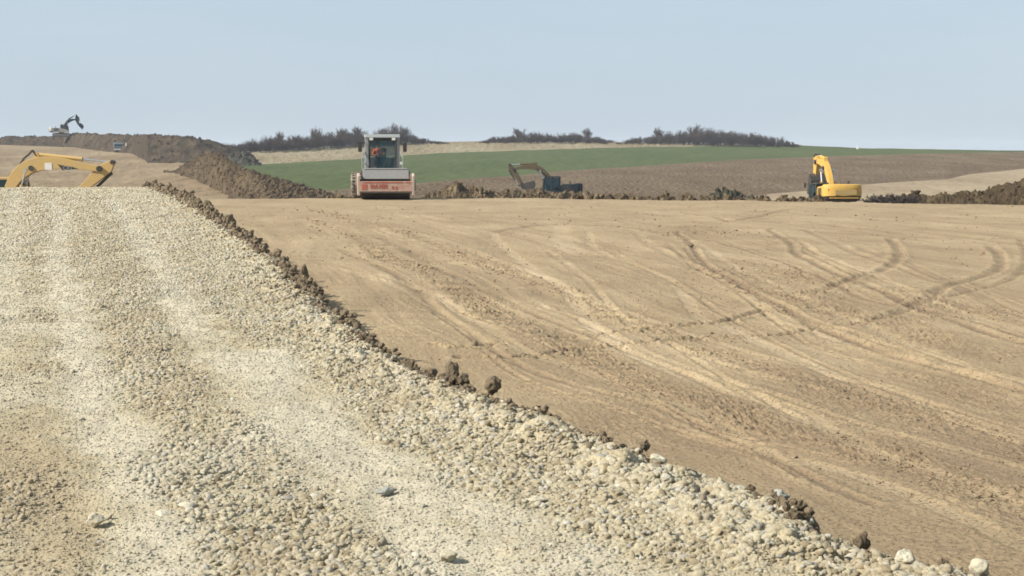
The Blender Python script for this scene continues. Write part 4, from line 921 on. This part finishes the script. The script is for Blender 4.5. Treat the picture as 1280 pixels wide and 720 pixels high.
fr.box(((cx0+cx1)/2, cy1-.04, cz0+.3), (cx1-cx0-.1, .07, .6)).box(((cx0+cx1)/2, (cy0+cy1)/2, cz0+.03), (cx1-cx0-.12, cy1-cy0-.1, .06))
cab = part(fr, 'cab', 'greylight', None, .02)
part(MB().prism([(cy0-.10, cz1-.10), (cy1+.05, cz1-.06), (cy1, cz1+.05), (cy0-.02, cz1+.05)], cx0-.02, cx1+.02, 'x'), 'roof', 'greylight', cab, .03)
for x in (-.5, .5): part(MB().box((X1+x, cy0-.10, cz1-.16), (.16, .06, .11)), 'work_lamp', 'lamp', cab)
gw = [(cx0+.20, cz0+.06), (cx1-.20, cz0+.06), (cx1-.18, cz1-.18), (cx0+.18, cz1-.18)]
fw = MB()
for a, b_ in zip(gw, gw[1:]+gw[:1]): fw.tube((a[0], cy0+.01, a[1]), (b_[0], cy0+.01, b_[1]), .045, n=6)
part(fw, 'window_frame', 'black', cab)
part(MB().prism(gw, cy0+.03, cy0+.04), 'windscreen', 'glass', cab)
for x in (cx0+.03, cx1-.04): part(MB().box((x, Y0+.04, (cz0+cz1)/2+.15), (.012, .68, 1.0)).box((x, Y0+.85, (cz0+cz1)/2+.15), (.012, .62, 1.0)), 'side_window', 'glass', cab)
part(MB().box(((cx0+cx1)/2, cy1-.03, (cz0+cz1)/2+.3), (cx1-cx0-.2, .012, .85)), 'rear_window', 'glass', cab)
part(MB().box((X1+.0, Y0+.05, 1.62), (.5, .3, .55)).tube((X1+.0, Y0+.0, 1.7), (X1, Y0+.18, 1.98), .03), 'console', 'black', cab)
part(MB().lathe([(.17, -.015), (.2, 0), (.17, .015), (.15, 0), (.17, -.015)], (X1, Y0+.2, 2.0), 'z', 24), 'steering_wheel', 'black', cab)
part(MB().box((X1-.05, Y0+.72, 1.62), (.52, .5, .14)).box((X1-.05, Y0+.98, 1.98), (.50, .12, .62)).box((X1-.05, Y0+.72, 1.42), (.3, .3, .28)), 'operator_seat', 'black', cab, .03)
part(MB().tube((X1+.02, cy0-.02, cz0+.1), (X1+.3, cy0-.02, cz0+.75), .012), 'wiper', 'black', cab)
for s, nm in ((-1, 'l'), (1, 'r')):
    x = X1+s*.78; part(MB().path([(x, cy0, 2.55), (x+s*.22, cy0-.12, 2.55), (x+s*.22, cy0-.12, 2.1)], .018, 6).box((x+s*.22, cy0-.14, 2.34), (.17, .06, .42)), 'mirror', 'black', rr, .01)
    part(MB().path([(x-s*.02, cy0-.1, 1.3), (x+s*.12, cy0-.15, 1.3), (x+s*.14, cy0-.15, 1.85), (x, cy0+.02, 2.15)], .022, 6).path([(x+s*.13, cy0-.15, 1.6), (x, cy0, 1.6)], .018, 6), 'handrail', 'greylight', rr)
    part(MB().box((x+s*.05, Y0+.2, .78), (.22, .5, .05)).box((x+s*.05, Y0+.2, 1.05), (.22, .5, .05)), 'step', 'steel', rr)
    part(MB().box((x+s*.05, cy0-.1, 1.62), (.10, .08, .12)), 'headlight', 'lamp', rr)
bpy.data.objects.remove(re)

# ---- the driver (one skinned body; clothes and hair are children)
def skinned(name, pts, edges, rad, mat, parent, root_i=0, sub=2):
    me = bpy.data.meshes.new(name); me.from_pydata(pts, edges, []); me.materials.append(mat)
    o = bpy.data.objects.new(name, me); C.objects.link(o); sk = o.modifiers.new('skin', 'SKIN'); sk.use_smooth_shade = True
    for i, r in enumerate(rad): me.skin_vertices[0].data[i].radius = (r, r) if not isinstance(r, tuple) else r
    me.skin_vertices[0].data[root_i].use_root = True
    s = o.modifiers.new('sub', 'SUBSURF'); s.levels = sub; s.render_levels = sub
    if parent: o.parent = parent
    return o
# seated, turned a little to the viewer's left, arms to the wheel; local to the seat
SX, SY, SZ = X1-.10, Y0+.70, 1.78
def pt(x, y, z): return (SX+x, SY+y, SZ+z)
body_p = [pt(0, .05, 0), pt(-.02, .07, .22), pt(-.05, .04, .42), pt(-.07, .0, .50), pt(-.08, -.02, .58), pt(-.08, -.04, .68), pt(-.08, -.05, .76),
          pt(-.24, .0, .43), pt(-.33, -.08, .20), pt(-.20, -.36, .20), pt(-.14, -.44, .22), pt(.13, .0, .43), pt(.22, -.08, .20), pt(.16, -.34, .22), pt(.12, -.42, .24),
          pt(-.12, .0, -.02), pt(-.19, -.42, .02), pt(-.19, -.50, -.36), pt(-.19, -.62, -.40), pt(.12, .0, -.02), pt(.17, -.42, .02), pt(.17, -.50, -.36), pt(.17, -.62, -.40)]
body_e = [(0, 1), (1, 2), (2, 3), (3, 4), (4, 5), (5, 6), (2, 7), (7, 8), (8, 9), (9, 10), (2, 11), (11, 12), (12, 13), (13, 14), (0, 15), (15, 16), (16, 17), (17, 18), (0, 19), (19, 20), (20, 21), (21, 22)]
body_r = [.15, .14, .15, .06, .075, .10, .07, .07, .05, .038, .04, .07, .05, .038, .04, .10, .075, .055, .04, .10, .075, .055, .04]
pr = empty('person', (0, 0, 0)); pr.location = rr.location; pr.rotation_euler = rr.rotation_euler
tag(pr, 'driver in an orange vest and dark trousers seated in the roller cab', 'person')
skinned('body', body_p, body_e, body_r, M['skin'], pr)
v_i = [0, 1, 2, 7, 8, 11, 12]; vm = {a: i for i, a in enumerate(v_i)}
skinned('vest', [body_p[i] for i in v_i], [(vm[a], vm[b]) for a, b in body_e if a in vm and b in vm], [.165, .165, .17, .088, .068, .088, .068], M['vest'], pr)
t_i = [0, 15, 16, 17, 19, 20, 21]; tm = {a: i for i, a in enumerate(t_i)}
skinned('trousers', [body_p[i] for i in t_i], [(tm[a], tm[b]) for a, b in body_e if a in tm and b in tm], [.16, .112, .088, .065, .112, .088, .065], M['cloth'], pr)
skinned('hair', [pt(-.08, -.005, .70), pt(-.08, -.02, .79)], [(0, 1)], [.09, .085], M['hair'], pr)
fc = MB(); 
for s in (-1, 1): fc.lathe([(0, -.012), (.012, -.008), (.016, 0), (.012, .008), (0, .012)], (-.08+SX+s*.035, SY-.135, SZ+.70), 'y', 8)
fc.build('eyes', M['black'], pr); MB().taper([(SX-.095, SZ+.645), (SX-.065, SZ+.645), (SX-.08, SZ+.70)], SY-.13, SY-.165, .5, 'y').build('nose', M['skin'], pr)
MB().box((SX-.08, SY-.138, SZ+.625), (.05, .01, .012)).build('mouth', M['red'], pr)
for s in (-1, 1):
    hd = body_p[10] if s < 0 else body_p[14]
    hp = [hd]; he = []; rd = [.035]
    for k in range(4):
        b_ = len(hp); ox = -.03+.02*k
        hp += [(hd[0]+ox, hd[1]-.035, hd[2]+.01), (hd[0]+ox, hd[1]-.065, hd[2]-.005), (hd[0]+ox, hd[1]-.075+.004*k, hd[2]-.035)]; he += [(0, b_), (b_, b_+1), (b_+1, b_+2)]; rd += [.0095, .0085, .0075]
    b_ = len(hp); hp += [(hd[0]-s*.035, hd[1]-.02, hd[2]+.015), (hd[0]-s*.05, hd[1]-.05, hd[2]+.01)]; he += [(0, b_), (b_, b_+1)]; rd += [.011, .009]
    skinned('hand', hp, he, rd, M['skin'], pr, sub=1)

# ---- dump truck, marker posts
P0 = at_dist(148.5, 190.3, 428.)
tk = empty('dump_truck', P0, (0, 0, math.radians(12))); tag(tk, 'small grey blue dump truck on the dirt slope below the far spoil ridge', 'truck')
part(MB().prism([(-1.2, .7), (-1.25, 1.5), (-1.05, 2.3), (.3, 2.35), (.3, .7)], -1.2, 1.2, 'x'), 'truck_cab', 'blue_mid', tk, .05)
part(MB().box((0, -1.20, 1.75), (2.0, .04, .62), (.2, 0, 0)), 'windscreen', 'glassdark', tk)
part(MB().box((0, -1.32, .75), (2.3, .2, .35)), 'bumper', 'white', tk); part(MB().box((0, 2.4, .85), (.9, 6.6, .3)), 'chassis', 'black', tk)
part(MB().prism([(-1.35, 1.2), (1.35, 1.2), (1.45, 2.55), (-1.45, 2.55)], .45, 5.4), 'dump_body', 'greylight', tk, .04)
for s in (-1, 1):
    part(MB().box((s*.85, -1.43, .8), (.3, .03, .16)), 'headlight', 'lamp', tk)
    for y in (-.3, 3.0, 4.3): part(MB().lathe([(0, -.16), (.3, -.16), (.5, -.15), (.52, 0), (.5, .15), (.3, .16), (0, .16)], (s*1.05, y, .52), 'x', 24), 'wheel', 'rubber', tk)
P0 = at_dist(158, 191.2, 426.); mp = empty('marker_post', P0); tag(mp, 'white marker post just right of the far dump truck', 'post')
part(MB().tube((0, 0, 0), (0, 0, 2.55), .17, .15), 'post', 'white', mp); part(MB().lathe([(.17, 2.55), (.12, 2.66), (0, 2.7)], (0, 0, 0), 'z', 12), 'cap', 'greylight', mp)
P0 = at_dist(1072, 186.0, 455.); mp = empty('marker_stone', P0); tag(mp, 'small white marker on the skyline above the yellow excavator', 'marker')
part(MB().taper([(-.35, -.2), (.35, -.2), (.35, .2), (-.35, .2)], -.2, .7, .8), 'block', 'white', mp, .03); part(MB().taper([(-.28, -.16), (.28, -.16), (.28, .16), (-.28, .16)], .7, .85, .5), 'cap', 'white', mp)

# ------------------------------------------------------------------ light, sky, air
S = Vector((-.86, -.30, 0)).normalized(); EL = math.radians(36); S = Vector((S.x*math.cos(EL), S.y*math.cos(EL), math.sin(EL)))
ld = bpy.data.lights.new('sun', 'SUN'); ld.energy = 4.4; ld.angle = math.radians(.53); ld.color = (1, .945, .86)
lo = bpy.data.objects.new('sun', ld); C.objects.link(lo); lo.rotation_euler = (-S).to_track_quat('-Z', 'Y').to_euler()
w = bpy.data.worlds.new('World'); bpy.context.scene.world = w; w.use_nodes = True; t = w.node_tree
bg = t.nodes['Background']; sk = t.nodes.new('ShaderNodeTexSky'); sk.sky_type = 'NISHITA'; sk.sun_disc = False
sk.sun_elevation = EL; sk.sun_rotation = math.atan2(S.x, S.y) % (2*PI); sk.air_density = 1.0; sk.dust_density = .8; sk.ozone_density = 1.5; sk.altitude = 200
hs = t.nodes.new('ShaderNodeHueSaturation'); hs.inputs['Saturation'].default_value = .9; hs.inputs['Value'].default_value = 1.0
t.links.new(sk.outputs[0], hs.inputs['Color']); 
nv = t.nodes.new('ShaderNodeTexCoord'); mp_ = t.nodes.new('ShaderNodeMapping'); mp_.inputs['Scale'].default_value = (1, 1, 5); t.links.new(nv.outputs['Generated'], mp_.inputs[0])
veil = ramp(t, noise(t, mp_.outputs[0], 2.2, 5, .55, .4), [(.3, (3.75, 4.6, 5.55)), (.7, (4.25, 5.0, 5.8))])
t.links.new(mix(t, .82, hs.outputs[0], veil), bg.inputs['Color']); bg.inputs['Strength'].default_value = .07
if HAZE:
    hz = MB().box((0, 0, 0), (1, 1, 1)); m = bpy.data.materials.new('haze'); m.use_nodes = True; nt = m.node_tree; nt.nodes.remove(nt.nodes['Principled BSDF'])
    pv = nt.nodes.new('ShaderNodeVolumePrincipled'); pv.inputs['Color'].default_value = (.85, .92, 1, 1); pv.inputs['Density'].default_value = HAZE
    nt.links.new(pv.outputs[0], nt.nodes['Material Output'].inputs['Volume'])
    o = hz.build('haze', m); o.scale = (5400, 5400, 45); o.location = (0, 0, 22-24.5+0)
    tag(o, 'thin pale haze in the air', 'haze', kind='stuff')
sc = bpy.context.scene; sc.view_settings.view_transform = 'Standard'; sc.view_settings.look = 'None'; sc.view_settings.gamma = 1; sc.view_settings.exposure = .92
sc.view_settings.use_curve_mapping = False
sc.cycles.max_bounces = 4; sc.cycles.diffuse_bounces = 2; sc.cycles.volume_bounces = 0; sc.cycles.transparent_max_bounces = 8; sc.cycles.use_denoising = True
sc.cycles.filter_width = 1.7
sc.render.resolution_x = 1024; sc.render.resolution_y = 576
